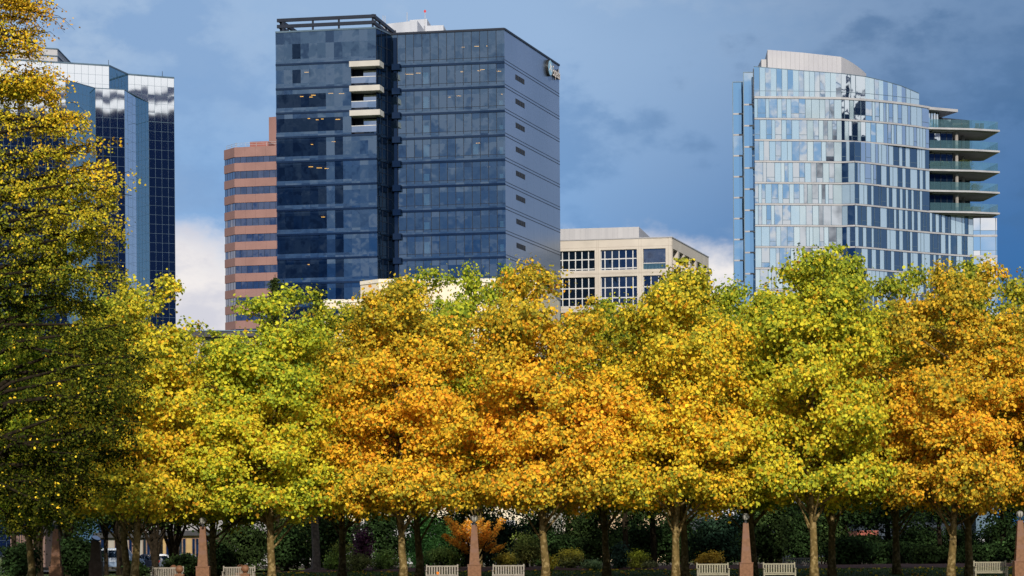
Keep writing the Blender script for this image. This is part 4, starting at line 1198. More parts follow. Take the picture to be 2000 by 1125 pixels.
def outdoor_seat(px, D, label, w=1.0):
    z = RT['zl'][1] + .18; c = plan(px, 250, D)
    t = thing('outdoor_chair', label, 'chair', (c[0], c[1], z), 'dark chairs on the top balcony')
    b = MB(); b.box(c[0] - w / 2, c[1] - .4, z + .25, c[0] + w / 2, c[1] + .4, z + .5); b.build('seat', M_METALD, t)
    b = MB(); b.box(c[0] - w / 2, c[1] - .42, z + .5, c[0] + w / 2, c[1] - .28, z + 1.0); b.build('backrest', M_METALD, t)
    for sx in (-1, 1):
        for sy in (-1, 1):
            b = MB(); b.box(c[0] + sx * w * .42 - .04, c[1] + sy * .34 - .04, z, c[0] + sx * w * .42 + .04, c[1] + sy * .34 + .04, z + .25); b.build('leg', M_METALD, t)
outdoor_seat(1870, e0y + 2.6, 'long dark outdoor sofa, leftmost seat on the top balcony', 1.7)
outdoor_seat(1886, e0y + 2.6, 'square dark outdoor chair between sofa and the chair pair on the top balcony', .6)
outdoor_seat(1908, e0y + 3.0, 'left chair of the dark pair at the outer end of the top balcony', .6)
outdoor_seat(1917, e0y + 3.0, 'right chair of the dark pair at the outer end of the top balcony', .6)

# ------------------------------------------------------------------ low buildings behind the trees
def low_roof():
    D0 = 262
    T = thing('low_building', 'low flat building with dark overhanging roof edge between mirror and pink towers', 'building', (*plan(390, 1078, D0), 0))
    H = Zat(400, 645.5, D0); a = plan(240, 645.5, D0); b = plan(640, 645.5, D0)
    w = MB(); w.prism(ccw([(a[0] + .5, a[1] + .7), (b[0] - .5, b[1] + .7), (b[0] - .5, b[1] + 18), (a[0] + .5, a[1] + 18)]), 0, H - .6); w.build('wall', mat_noise('grey_render', (.20, .20, .22), (.26, .26, .28), scale=.4), T)
    r = MB(); r.wb(a, b, 0, wlen(a, b), H - .62, H - .10, -18, .2); r.build('roof', mat_noise('dark_roof_edge', (.03, .03, .045), (.06, .06, .08), scale=.5), T)
    r = MB(); r.wb(a, b, 0, wlen(a, b), H - .10, H, -18, .3); r.build('roof_edge', M_FRAMEB, T)
    a2, b2 = (a[0] + .5, a[1] + .7), (b[0] - .5, b[1] + .7); l = wlen(a2, b2)
    for r_ in range(3):
        for k in range(6):
            z1 = H - 1.8 - r_ * 3.9; u0 = l * (k + .15) / 6
            m = MB(); m.wb(a2, b2, u0, u0 + l * .11, z1 - 2.2, z1, -.1, .04); fo = m.build('window', M_FRAMEW, T)
            g = MB()
            for i in range(3): g.wq(a2, b2, u0 + l * .11 * i / 3 + .06, u0 + l * .11 * (i + 1) / 3 - .06, z1 - 2.1, z1 - .1, .06, .005)
            g.build('pane', G_RESD, fo)
low_roof()

def street_building(px0, px1, D, ytop, label, wall, roofm, win_mat, nw, name='street_building', cornice=True, wz=(1.0, 3.0), arch=False):
    T = thing(name, label, 'building', (*plan((px0 + px1) / 2, 1078, D), .3))
    H = Zat(px0, ytop, D); a = plan(px0, ytop, D); b = plan(px1, ytop, D); l = wlen(a, b)
    w = MB(); w.prism(ccw([a, b, (b[0], b[1] + 14), (a[0], a[1] + 14)]), .2, H); w.build('wall', wall, T)
    r = MB(); r.wb(a, b, -.3, l + .3, H - .02, H + .45, -14.2, .5); r.build('roof', roofm, T)
    for k in range(nw):
        u0 = l * (k + .22) / nw; u1 = l * (k + .78) / nw
        m = MB(); m.wb(a, b, u0, u1, wz[0], wz[1], -.1, .05); fo = m.build('window', M_STONED, T)
        g = MB(); n = 2
        for i in range(n): g.wq(a, b, u0 + (u1 - u0) * i / n + .06, u0 + (u1 - u0) * (i + 1) / n - .06, wz[0] + .08, wz[1] - .08, .07, .004)
        g.build('pane', win_mat, fo)
    return T, a, b, H
M_OCHRE = mat_noise('ochre_render', (.27, .19, .09), (.35, .25, .12), scale=.8, rough=.9)  # wall colour lowered to stand for deep shade
M_TILE = mat_brick('red_roof_tiles', (.20, .05, .035), (.26, .07, .045), (.08, .02, .02), bw=.3, rh=.35, ms=.03, axis_map=(math.pi / 2, 0, 0))
street_building(318, 420, 246, 1046, 'ochre street building with pale pilasters behind the second obelisk from the left', M_OCHRE, M_METALD, G_DARKER, 4)
street_building(190, 300, 250, 1050, 'pale street frontage behind the parked cars at left', mat_noise('dull_render', (.20, .19, .18), (.27, .26, .24), scale=.6), M_METALD, G_DARKER, 4)  # shade at street level put into the darker wall colour
street_building(20, 88, 240, 1040, 'dull pink colonnaded building behind the leftmost obelisk', mat_noise('dull_pink_stone', (.10, .065, .06), (.14, .09, .085), scale=.5), M_METALD, G_DARKER, 5, wz=(.8, 4.2))  # stone darkened in colour to stand for deep shade
street_building(1110, 1300, 250, 1000, 'tan building glimpsed through the dark pines right of centre', mat_noise('tan_render', (.45, .33, .22), (.56, .42, .28), scale=.7), M_SLABL, G_DARKER, 5, wz=(2.0, 3.6))
street_building(1680, 1708, 246, 1046, 'little white kiosk with red tiled roof right of the dim trunk', M_BOXW, M_TILE, G_DARKER, 2, wz=(.9, 2.0), name='kiosk')
street_building(1775, 1990, 252, 1060, 'pale blue grey building glimpsed below the rightmost plane trees', M_WHITEMETAL, M_SLABL, G_DARKER, 7, wz=(.9, 2.2))
street_building(640, 1000, 255, 1028, 'white building showing in specks behind the orange maple', M_GREYMETAL, M_SLABL, G_DARKER, 8, wz=(1.5, 2.9))

# ------------------------------------------------------------------ London plane avenue
PROTO = [dict(H=15, zb=4.0, Rc=3.85), dict(H=15, zb=4.1, Rc=3.755), dict(H=15, zb=4.1, Rc=3.75), dict(H=15, zb=4.0, Rc=3.85), dict(H=15, zb=4.0, Rc=3.85), dict(H=15, zb=4.0, Rc=3.85)]
PCR = [plane_proto(40 + i, leaves=76000, **p) for i, p in enumerate(PROTO)]
for c, t in PCR: c['proto'] = 1
used_p = set()
def plane_tree(px, D, ytop, proto, rz, tint, label, group, wide=1.0):
    base = plan(px, 1135, D); z = gz(base[0], base[1]) - .03
    H = Zat(px, ytop, D) - z
    rz = (rz * 1.7) % 1.7 - .85
    t = thing('plane_tree', label, 'tree', (base[0], base[1], z), group, rz)
    c, k = PCR[proto]
    if proto not in used_p: used_p.add(proto)
    else:
        c = c.copy(); COL.objects.link(c); k = k.copy(); COL.objects.link(k)
    c.parent = t; k.parent = t
    s = H / 15.0
    t.scale = (wide, wide, s)
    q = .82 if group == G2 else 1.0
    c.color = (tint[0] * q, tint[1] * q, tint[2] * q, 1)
    return t
GR, YE, ORG = (.66, 1.06, 1.0), (1.05, 1.05, 1.0), (1.08, .84, .9)
G1 = 'plane trees in the front row'; G2 = 'plane trees in the back row'
plane_tree(262, 127, 560, 0, .3, (.95, 1.0, 1), 'yellow plane tree with pale mottled trunk beside the leftmost benches', G1)
plane_tree(531, 127, 578, 1, 1.9, (.84, 1.02, .98), 'yellow green plane tree with leaning trunk right of the second obelisk from left', G1)
plane_tree(788, 127, 556, 2, 4.0, (1.06, .91, .95), 'golden orange plane tree with forked trunk left of the orange maple', G1)
plane_tree(1065, 127, 520, 3, 2.2, (1.07, .90, .95), 'deep gold plane tree with thick forked trunk right of the middle obelisk', G1)
plane_tree(1320, 127, 530, 4, 5.1, (1.03, 1.0, 1), 'golden plane tree with scarred pale trunk in front of a darker trunk', G1)
plane_tree(1590, 127, 494, 5, .9, (.84, .97, .95), 'green and yellow plane tree with reddish lit trunk beside the rear bench', G1)
plane_tree(1857, 127, 530, 0, 3.4, (.98, .82, .9), 'rusty orange plane tree, left trunk of the pair by the rightmost bench', G1)
plane_tree(2120, 127, 520, 2, 1.4, (1.0, .84, .9), 'rusty plane tree cut off by the right edge of the picture', G1)
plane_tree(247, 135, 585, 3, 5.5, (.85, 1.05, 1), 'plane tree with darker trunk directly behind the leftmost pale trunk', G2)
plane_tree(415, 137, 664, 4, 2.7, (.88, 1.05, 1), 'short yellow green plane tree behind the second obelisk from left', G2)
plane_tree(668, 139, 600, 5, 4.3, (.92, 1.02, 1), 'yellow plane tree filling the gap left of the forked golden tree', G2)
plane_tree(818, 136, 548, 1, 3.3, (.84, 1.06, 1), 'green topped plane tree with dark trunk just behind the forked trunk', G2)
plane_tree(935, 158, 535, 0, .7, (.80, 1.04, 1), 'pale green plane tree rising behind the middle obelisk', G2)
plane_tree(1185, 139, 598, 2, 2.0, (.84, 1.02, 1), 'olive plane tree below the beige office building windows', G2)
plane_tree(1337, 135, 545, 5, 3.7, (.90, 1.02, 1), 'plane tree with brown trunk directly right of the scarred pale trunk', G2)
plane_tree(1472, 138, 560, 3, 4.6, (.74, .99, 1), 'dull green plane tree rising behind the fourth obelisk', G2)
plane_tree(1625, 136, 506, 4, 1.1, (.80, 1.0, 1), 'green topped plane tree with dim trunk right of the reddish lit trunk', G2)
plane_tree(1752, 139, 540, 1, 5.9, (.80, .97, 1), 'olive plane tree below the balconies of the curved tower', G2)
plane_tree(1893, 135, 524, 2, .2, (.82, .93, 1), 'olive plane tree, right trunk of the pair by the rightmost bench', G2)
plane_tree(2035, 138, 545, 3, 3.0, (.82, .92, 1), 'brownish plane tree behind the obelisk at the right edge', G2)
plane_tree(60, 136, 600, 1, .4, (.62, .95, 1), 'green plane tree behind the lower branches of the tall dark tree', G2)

# ------------------------------------------------------------------ tall dark tree at the left edge
def tall_tree():
    D0 = 114.0
    base = plan(-95, 1140, D0)
    T = thing('elm_tree', 'tall tree with drooping twigs, yellow above and dark green below, at the left edge', 'tree', (base[0], base[1], 0))
    O = np.array([base[0], base[1], 0.0])
    ctrl = [(-20, 60), (0, 92), (40, 105), (80, 84), (120, 70), (150, 120), (190, 150), (240, 172), (290, 232), (340, 258), (400, 262), (440, 235), (480, 205), (520, 222), (570, 250), (640, 285), (720, 300), (790, 288), (850, 258), (920, 215), (970, 178), (1010, 120), (1050, 60)]
    ys = np.array([c[0] for c in ctrl]); xs_ = np.array([c[1] for c in ctrl])
    rr = random.Random(3); rg = np.random.default_rng(3)
    tk = MB(); C = []; Nn = []; V = []; S = []
    rads = []
    zt = Zat(-90, -140, D0)
    tp = [Vector((base[0] + .3 * math.sin(z * .21), base[1] + .2 * math.cos(z * .3), z)) for z in np.linspace(0, zt, 20)]
    tk.tube(tp, [max(.05, .55 * (1 - z.z / zt) ** .8 + .03) for z in tp], 12)
    limbs = []
    for k in range(84):
        py = -40 + 1075 * (k + rr.random()) / 84
        reach = np.interp(py, ys, xs_)
        reach = reach * rr.uniform(.66, 1.04) - 10
        dd = rr.uniform(-4.5, 3.5) * (1 if py < 900 else .6)
        end = W(reach, py, D0 + dd)
        zs = min(zt * .93, max(3.2, end.z - rr.uniform(.2, 3.2)))
        s = Vector((base[0], base[1], zs))
        if end.z < 4: s.z = 4.2
        m1 = s.lerp(end, .35) + Vector((0, 0, rr.uniform(.5, 1.3))); m2 = s.lerp(end, .7) + Vector((0, 0, rr.uniform(.2, .7)))
        pts = [s.lerp(m1, .5) + Vector((0, 0, .1)) if 0 else s, m1, m2, end]
        tk.tube(pts, [.12, .085, .045, .012], 6, cap=False)
        limbs.append((pts, py))
        nt_ = 30
        for q in range(nt_):
            f = rr.random() ** .75
            a = (pts[0].lerp(pts[1], f * 3) if f < .333 else pts[1].lerp(pts[2], f * 3 - 1) if f < .667 else pts[2].lerp(pts[3], f * 3 - 2))
            sparse = .42 if py < 150 else .7 if py < 330 else 1.0
            ln = rr.uniform(.6, 1.7)
            th = rr.uniform(0, 6.28)
            dv = Vector((math.cos(th) * .8 + .35, math.sin(th) * .7, rr.uniform(-.35, .45) if py < 500 else rr.uniform(-.7, .2)))
            e1 = a + dv * ln * .55; e2 = e1 + Vector((dv.x * .45, dv.y * .45, dv.z * .3 - .45)) * ln * .6
            tk.tube([a, e1, e2], [.018, .011, .005], 4, cap=False)
            nl = int((30 if (300 < py < 540 and f < .4) else 40) * sparse * rr.uniform(.5, 1.5))
            t = rg.random(nl)
            P = np.where(t[:, None] < .5, np.array(a) + (np.array(e1) - np.array(a)) * (t[:, None] * 2), np.array(e1) + (np.array(e2) - np.array(e1)) * (t[:, None] * 2 - 1))
            P = P + rg.normal(0, .13, (nl, 3)) + np.array([0, 0, -.04])
            C.append(P); Nn.append(unit(rg.normal(0, 1, (nl, 3)) + np.array([.1, -.5, .35])))
            # colour by height: orange-yellow on top and outside, green below, with shade put into the tint
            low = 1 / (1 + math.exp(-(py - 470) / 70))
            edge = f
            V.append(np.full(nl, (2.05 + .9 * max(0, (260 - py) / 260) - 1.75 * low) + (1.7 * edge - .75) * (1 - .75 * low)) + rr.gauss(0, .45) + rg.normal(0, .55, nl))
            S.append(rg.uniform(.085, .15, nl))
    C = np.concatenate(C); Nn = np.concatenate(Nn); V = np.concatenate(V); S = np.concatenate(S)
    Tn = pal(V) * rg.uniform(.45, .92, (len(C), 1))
    dark = np.clip((13.5 - C[:, 2]) / 8, 0, 1)[:, None]      # shade on the lowest foliage painted into its tint
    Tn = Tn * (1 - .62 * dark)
    spec = rg.random(len(C)) < .025
    Tn[spec] = pal(rg.uniform(2.4, 3.6, spec.sum()))
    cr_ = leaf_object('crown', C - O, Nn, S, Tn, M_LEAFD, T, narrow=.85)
    tko = tk.build('trunk', M_BARKD, T, smooth=True)
tall_tree()

# ------------------------------------------------------------------ conifers, background trees, shrubs
def conifer(px, ytop, D, label, wid=2.6, dens=1.0):
    b = plan(px, 1078, D); base = (b[0], b[1], .3); H = Zat(px, ytop, D) - .3
    T = thing('conifer', label, 'tree', base, 'conifers behind the avenue')
    rr = random.Random(int(px)); rg = np.random.default_rng(int(px))
    tk = MB(); tk.tube([(b[0], b[1], .2), (b[0], b[1], .3 + H * .5), (b[0], b[1], .3 + H)], [.25, .14, .02], 8)
    C = []; TN = []
    nw = int(H / .42)
    for w in range(nw):
        z = 1.2 + (H - 1.3) * w / nw; r = wid * (1 - z / H) ** .8 + .12
        for q in range(7):
            a = rr.uniform(0, 6.28); rr_ = r * rr.uniform(.7, 1.1)
            p0 = np.array([0, 0, z]); p1 = np.array([math.cos(a) * rr_, math.sin(a) * rr_, z + rr_ * .18 - .05])
            n = int((10 + 34 * rr_) * dens); t = rg.random(n) ** .7
            P = p0 + (p1 - p0) * t[:, None] + rg.normal(0, .09, (n, 3)) * (1 + t[:, None] * .6); C.append(P); TN.append(np.tile(unit((p1 - p0)[None])[0], (n, 1)))
            tk.tube([Vector(p0) + Vector(base), Vector(p1) + Vector(base)], [.03, .008], 4, cap=False)
    C = np.concatenate(C); TN = np.concatenate(TN); n = len(C)
    leaf_object('crown', C, unit(rg.normal(0, 1, (n, 3)) + np.array([0, 0, .6])), rg.uniform(.14, .3, n), np.array([(.055, .085, .022)]) * rg.uniform(.5, 1.5, (n, 1)), M_LEAF, T, narrow=.45, tan=TN)
    tk.build('trunk', M_BARKD, T)
conifer(541, 536, 176, 'narrow conifer top in front of the pink banded tower')
conifer(624, 560, 178, 'dark conifer top below the left corner of the dark glass tower', 2.8)

def bush(name, px, ytop, wpx, D, label, cat, tint, ls=.13, n=2600, var=.45, stems=5, flat=1.0, base_y=None, mat=None, group=None, clumps=26, tint2=None):
    b = plan(px, 1078, D); gz_ = gz(*b) + (.1 if D > 152 else 0)
    w = wpx * D / F; h = Zat(px, ytop, D) - gz_
    T = thing(name, label, cat, (b[0], b[1], gz_), group)
    rg = np.random.default_rng(int(px * 7 + ytop)); rr = random.Random(int(px * 3 + ytop))
    cc = unit(rg.normal(0, 1, (clumps, 3))) * rg.uniform(.35, .95, (clumps, 1)); cc[:, 2] = rg.uniform(-.9, .9, clumps)
    cc[:, :2] *= np.sqrt(np.clip(1.05 - np.clip(cc[:, 2:3], 0, 1) ** 2, .1, 1))
    ctr = cc * np.array([w * .42, w * .36, h * .40]) + np.array([0, 0, h * .52])
    pk = rg.integers(0, clumps, n)
    sp = rg.normal(0, 1, (n, 3)) * np.array([w * .085 + .05, w * .085 + .05, (h * .075 + .05) * flat])
    C = ctr[pk] + sp; C[:, 2] = np.abs(C[:, 2] - .05) + .05
    Nn = unit(unit(sp) * .6 + unit(C - np.array([0, 0, h * .4])) * .6 + rg.normal(0, .5, (n, 3)) + np.array([0, 0, .3]))
    hue = rg.normal(0, var, clumps)[pk] + rg.normal(0, .25, n)
    Tn = np.array([tint]) * np.exp(hue)[:, None]
    if tint2 is not None:
        f = np.clip((C[:, 2] / h - .45) * 2.2 + rg.normal(0, .25, n), 0, 1)[:, None]; Tn = Tn * (1 - f) + np.array([tint2]) * np.exp(hue * .6)[:, None] * f
    leaf_object('foliage', C, Nn, rg.uniform(ls * .7, ls * 1.3, n), np.clip(Tn, 0, .9), mat or M_LEAFD, T, narrow=.8)
    st = MB()
    for k in range(stems):
        e = ctr[rr.randrange(clumps)]; p0 = Vector((b[0] + rr.gauss(0, w * .04), b[1] + rr.gauss(0, w * .03), gz_ - .05)); p1 = Vector((e[0] + b[0], e[1] + b[1], e[2] + gz_))
        st.tube([p0, p0.lerp(p1, .5) + Vector((0, 0, .1 * h)), p1], [.035 + .01 * h, .02 + .006 * h, .008], 5, cap=False)
    st.build('stems', M_BARKD, T)
    return T
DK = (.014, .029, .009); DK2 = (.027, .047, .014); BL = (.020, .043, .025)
SG = 'dark evergreens behind the planting beds'
for (px, yt, w, D, lab, tn) in (
    (470, 1022, 150, 162, 'broad dark rhododendron behind the second pair of ball posts', DK2),
    (560, 1030, 120, 166, 'dark evergreen shrub between the leaning trunk and the grey trunk', DK),
    (650, 985, 130, 172, 'dark evergreen tree behind the grey trunk', DK),
    (742, 1000, 120, 168, 'dark evergreen behind the purple shrub', DK),
    (985, 1012, 110, 164, 'dark green conifer like shrub right of the orange maple', BL),
    (1090, 1040, 90, 166, 'dark shrub behind the thick forked trunk', DK),
    (1168, 990, 120, 170, 'dark pine foliage left of the tan building', DK2),
    (1275, 1020, 110, 172, 'dark foliage mass in front of the tan building', DK),
    (1400, 1000, 120, 160, 'dark evergreen behind the golden shrub and bench', BL),
    (1395, 1010, 110, 172, 'dark holly behind the left bench beside the fourth obelisk', DK),
    (1500, 985, 130, 164, 'dark holly right of the fourth obelisk', DK2),
    (1560, 1000, 100, 170, 'dark holly behind the rear bench', DK),
    (1660, 1050, 120, 160, 'low dark holly right of the dim trunk', DK),
    (1740, 1062, 130, 166, 'low dark shrub below the red tiled roof', DK),
    (1825, 1068, 110, 162, 'low dark hedge plant left of the rightmost trunk pair', DK2),
    (1930, 1062, 120, 164, 'dark shrub behind the rightmost bench', DK),
    (2005, 1040, 110, 160, 'dark shrub behind the obelisk at the right edge', DK),
    (1130, 1000, 110, 180, 'dark evergreen left of the first pine trunk', DK2),
    (1230, 985, 130, 178, 'dark evergreen behind the two pine trunks', DK),
    (1330, 1000, 130, 176, 'dark evergreen behind the scarred pale trunk', DK),
    (1455, 990, 130, 176, 'dark evergreen directly behind the fourth obelisk', DK),
    (1610, 1005, 120, 176, 'dark evergreen behind the reddish lit trunk', DK2),
    (1700, 1048, 90, 174, 'dark evergreen just below the red tiled roof', DK),
    (1780, 1020, 130, 178, 'dark evergreen between the red tiled roof and the trunk pair', DK),
    (1875, 1030, 130, 178, 'dark evergreen behind the rightmost trunk pair', DK),
    (1965, 1020, 120, 180, 'dark evergreen left of the obelisk at the right edge', DK2),
    (882, 1005, 90, 180, 'dark evergreen behind the left side of the orange maple', DK),
    (958, 1005, 90, 180, 'dark evergreen behind the right side of the orange maple', DK),
    (820, 1000, 130, 176, 'dark evergreen behind the forked golden tree trunk', DK),
    (600, 990, 130, 180, 'dark evergreen directly behind the grey trunk', DK),
    (1050, 1000, 100, 178, 'dark evergreen behind the russet shrub', DK),
    (362, 1086, 80, 158, 'low dark bush left of the second obelisk foot', DK2),
    (425, 1060, 70, 160, 'dark bush right of the second obelisk', DK),
    (265, 1100, 46, 168, 'small dark bush between the twin plane trunks and the leftmost bench', DK),
    (172, 1060, 56, 176, 'black green shrub left of the slanted lamp pillar', DK),
    (148, 1040, 80, 165, 'black green shrub right of the leftmost obelisk', DK),
    (40, 1060, 90, 158, 'black green shrub at the bottom left corner', DK)):
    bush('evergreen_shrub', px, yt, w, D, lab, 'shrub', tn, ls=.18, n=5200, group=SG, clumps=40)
for (px, yt, w, D, lab, tn, t2, ls, n) in (
    (660, 1062, 70, 153, 'olive green grassy shrub below the grey trunk', (.05, .075, .015), (.09, .10, .02), .12, 2200),
    (712, 1036, 62, 158, 'purple leaved shrub left of the forked trunk', (.022, .008, .016), None, .13, 2200),
    (700, 1084, 60, 152, 'brown green low shrub below the purple shrub', (.04, .045, .014), None, .11, 1600),
    (752, 1076, 66, 153, 'low fern like shrub left of the forked trunk base', (.05, .075, .018), None, .12, 1800),
    (838, 1008, 110, 157, 'large mid green shrub left of the orange maple', (.035, .085, .022), (.05, .12, .03), .12, 4600),
    (868, 1072, 100, 153, 'dense low green shrub behind the bench left of the middle obelisk', (.045, .065, .015), None, .11, 2600),
    (985, 1082, 50, 153, 'small yellow green shrub behind the bench right of the middle obelisk', (.09, .08, .012), (.24, .19, .03), .11, 1500),
    (1030, 1042, 85, 156, 'green and russet shrub left of the thick forked trunk', (.055, .055, .014), (.10, .13, .03), .11, 3200),
    (1078, 1088, 26, 151, 'thin yellow shrub right against the thick forked trunk', (.22, .17, .02), None, .10, 700),
    (1112, 1074, 66, 153, 'dull green shrub with yellow top right of the thick forked trunk', (.05, .055, .018), (.30, .25, .03), .11, 2000),
    (1160, 1096, 54, 152, 'low grey green shrub beside the yellow topped shrub', (.05, .07, .03), None, .11, 1400),
    (1245, 1078, 44, 153, 'round yellow green shrub in the bed right of centre', (.09, .09, .014), (.20, .21, .02), .10, 1700),
    (1270, 1098, 34, 152, 'small dull shrub touching the round yellow green shrub', (.05, .05, .02), None, .10, 900),
    (1385, 1078, 62, 154, 'golden upright shrub behind the left bench beside the fourth obelisk', (.16, .10, .015), (.36, .24, .03), .12, 1700)):
    bush('garden_shrub', px, yt, w, D, lab, 'shrub', tuple(3.6 * q for q in tn), ls=ls, n=n, tint2=tuple(min(.85, 2.3 * q) for q in t2) if t2 else None, mat=M_LEAF)
conif_small = bush('dwarf_spruce', 1212, 1062, 44, 154, 'small layered blue green spruce in the bed', 'shrub', (.03, .06, .04), ls=.14, n=1800, mat=M_LEAF)

M_LACE = mat_leaf('laceleaf', .5, .05)
def maple():
    D = 152.5; b = plan(922, 1078, D); T = thing('maple_tree', 'bright orange laceleaf maple glowing behind the middle obelisk', 'tree', (b[0], b[1], .45))
    rr = random.Random(9); rg = np.random.default_rng(9); C = []; TT = []; st = MB()
    tips = [(872, 1010), (886, 1018), (905, 1024), (915, 1016), (940, 1014), (955, 1020), (982, 1013), (976, 1028), (955, 1038), (868, 1044), (884, 1052), (905, 1060), (912, 1072), (945, 1058), (964, 1062), (982, 1066), (935, 1048), (925, 1032), (888, 1034), (948, 1028), (912, 1044), (930, 1066), (904, 1068), (952, 1050)]
    for (px, py) in tips:
        e = W(px, py, D + rr.uniform(-1.0, .8)); p0 = Vector((b[0], b[1], .4)); 
        st.tube([p0, p0.lerp(e, .5) + Vector((0, 0, .35)), e], [.05, .03, .01], 5, cap=False)
        s = p0.lerp(e, .62) + Vector((0, 0, .22)); n = 200; t = rg.random(n)[:, None] ** .7
        P = np.array(s) + (np.array(e) - np.array(s)) * t + rg.normal(0, 1, (n, 3)) * np.array([.10, .2, .055])
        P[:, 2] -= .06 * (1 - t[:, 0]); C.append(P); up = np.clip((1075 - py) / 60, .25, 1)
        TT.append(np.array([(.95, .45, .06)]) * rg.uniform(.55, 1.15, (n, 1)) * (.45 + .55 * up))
    C = np.concatenate(C); n = len(C)
    leaf_object('crown', C - np.array([b[0], b[1], .45]), unit(rg.normal(0, .6, (n, 3)) + np.array([0, -.5, 1])), rg.uniform(.09, .17, n), np.minimum(np.concatenate(TT) * 1.25, .98), M_LACE, T, narrow=.6)  # leaf tint raised to imitate sun that does not reach the maple
    st.build('trunk', M_BARKD, T)
maple()

# dark multi stemmed street trees at left, and single dark trunks behind the beds
def street_tree(px, D, label, spread=26, nst=4, seed=1, ytop=985):
    b = plan(px, 1078, D); z0 = gz(*b); T = thing('street_tree', label, 'tree', (b[0], b[1], z0), 'dark stemmed street trees at left')
    rr = random.Random(seed); st = MB(); C = []
    for k in range(nst):
        a = (k - (nst - 1) / 2) * spread / nst + rr.uniform(-3, 3)
        p0 = Vector((b[0] + rr.gauss(0, .08), b[1] + rr.gauss(0, .1), z0 - .05)); s = D / F
        p1 = Vector((b[0] + a * .35 * s, b[1] + rr.gauss(0, .3), Zat(px, 1072, D))); p2 = Vector((b[0] + a * 1.3 * s, b[1] + rr.gauss(0, .7), Zat(px, 1030, D))); p3 = Vector((b[0] + a * 2.3 * s, b[1] + rr.gauss(0, .9), Zat(px, ytop, D)))
        st.tube([p0, p1, p2, p3], [.17, .13, .09, .03], 8, cap=False)
        for q in range(3):
            e = p2 + Vector((rr.gauss(0, .9), rr.gauss(0, .6), rr.uniform(.5, 1.6))); st.tube([p1.lerp(p2, .4 + .3 * q), p2.lerp(e, .5), e], [.06, .04, .012], 6, cap=False); C.append(e)
        C += [p3, p2.lerp(p3, .6)]
    st.build('trunk', M_BARKD, T)
    rg = np.random.default_rng(seed); n = 5200; ctr = np.array([tuple(c) for c in C])[rg.integers(0, len(C), n)]
    P = ctr + rg.normal(0, 1, (n, 3)) * np.array([.85, .85, .6]) + np.array([0, 0, .7])
    P[:, 2] = np.maximum(P[:, 2], Zat(px, 1050, D) + .8 * rg.random(n))
    leaf_object('crown', P - np.array([b[0], b[1], z0]), unit(rg.normal(0, .7, (n, 3)) + np.array([0, -.3, .6])), rg.uniform(.13, .22, n), np.array([DK2]) * 1.4 * rg.uniform(.5, 1.6, (n, 1)), M_LEAFD, T)
street_tree(75, 178, 'dark street tree with two steep stems left of the leftmost obelisk', 26, 3, 4)
street_tree(128, 180, 'dark street tree right of the leftmost obelisk', 24, 3, 5)
street_tree(207, 186, 'dark slender street tree beside the slanted lamp pillar', 16, 2, 6)
street_tree(232, 184, 'dark forked street tree left of the twin plane trunks', 22, 3, 7)
street_tree(303, 174, 'dark street tree with many fanned stems behind the leftmost bench', 40, 5, 8)
street_tree(338, 178, 'dark street tree with long slanted stems left of the second obelisk', 44, 5, 9)
def lone_trunk(px, D, w, label, tint, ytop, seed, bark=M_BARKG, cw=120, lsz=.18, cz=1010):
    b = plan(px, 1078, D); z0 = gz(*b) + .1; T = thing('background_tree', label, 'tree', (b[0], b[1], z0), 'trees behind the planting beds')
    rr = random.Random(seed); st = MB(); H = Zat(px, ytop, D) - z0
    st.tube([(b[0], b[1], z0 - .2), (b[0] + .05, b[1], z0 + .8), (b[0] - .05, b[1], z0 + H * .3), (b[0] + .1, b[1], z0 + H * .6), (b[0], b[1], z0 + H * .96)], [w * 1.35, w, w * .9, w * .6, .05], 10)
    rg = np.random.default_rng(seed); C = []
    zb = Zat(px, cz, D) - z0
    for k in range(16):
        a = rr.uniform(0, 6.28); z = zb - .3 + (H - zb) * k / 16; r = cw * D / F * .5 * rr.uniform(.5, 1) * (1 - .45 * k / 16)
        e = Vector((b[0] + math.cos(a) * r, b[1] + math.sin(a) * r, z0 + z + .8)); st.tube([(b[0], b[1], z0 + z), e], [.06, .015], 5, cap=False); C.append(e); C.append(Vector((b[0], b[1], z0 + z + .8)).lerp(e, .55))
    st.build('trunk', bark, T)
    n = 8000; ctr = np.array([tuple(c) for c in C])[rg.integers(0, len(C), n)]; P = ctr + rg.normal(0, 1, (n, 3)) * np.array([.65, .65, .42])
    leaf_object('crown', P - np.array([b[0], b[1], z0]), unit(rg.normal(0, .7, (n, 3)) + np.array([0, -.3, .6])), rg.uniform(lsz * .7, lsz * 1.3, n), np.array([tint]) * rg.uniform(.5, 1.6, (n, 1)), M_LEAFD, T)
lone_trunk(616, 152, .24, 'grey trunked tree standing in the mulch bed left of the purple shrub', (.04, .05, .012), 700, 21)
lone_trunk(1222, 160, .17, 'dark pine trunk behind the small layered spruce', DK2, 800, 22, M_BARKD)
lone_trunk(1276, 163, .2, 'dark pine trunk between the spruce bed and the scarred pale trunk', DK2, 790, 23, M_BARKD)
lone_trunk(1520, 168, .2, 'dark tree behind the right bench beside the fourth obelisk', DK, 780, 24, M_BARKD)
lone_trunk(1835, 164, .14, 'thin dark trunk left of the rightmost trunk pair', DK, 800, 25, M_BARKD, cz=1030)
lone_trunk(1960, 170, .2, 'dark tree behind the rightmost bench', DK, 780, 26, M_BARKD, cz=1040)
lone_trunk(440, 172, .2, 'dark tree right of the second obelisk from left', DK, 860, 27, M_BARKD)
lone_trunk(700, 176, .2, 'dark tree behind the purple shrub', DK, 820, 28, M_BARKD)
lone_trunk(1060, 176, .2, 'dark tree behind the thick forked trunk', DK, 820, 29, M_BARKD)

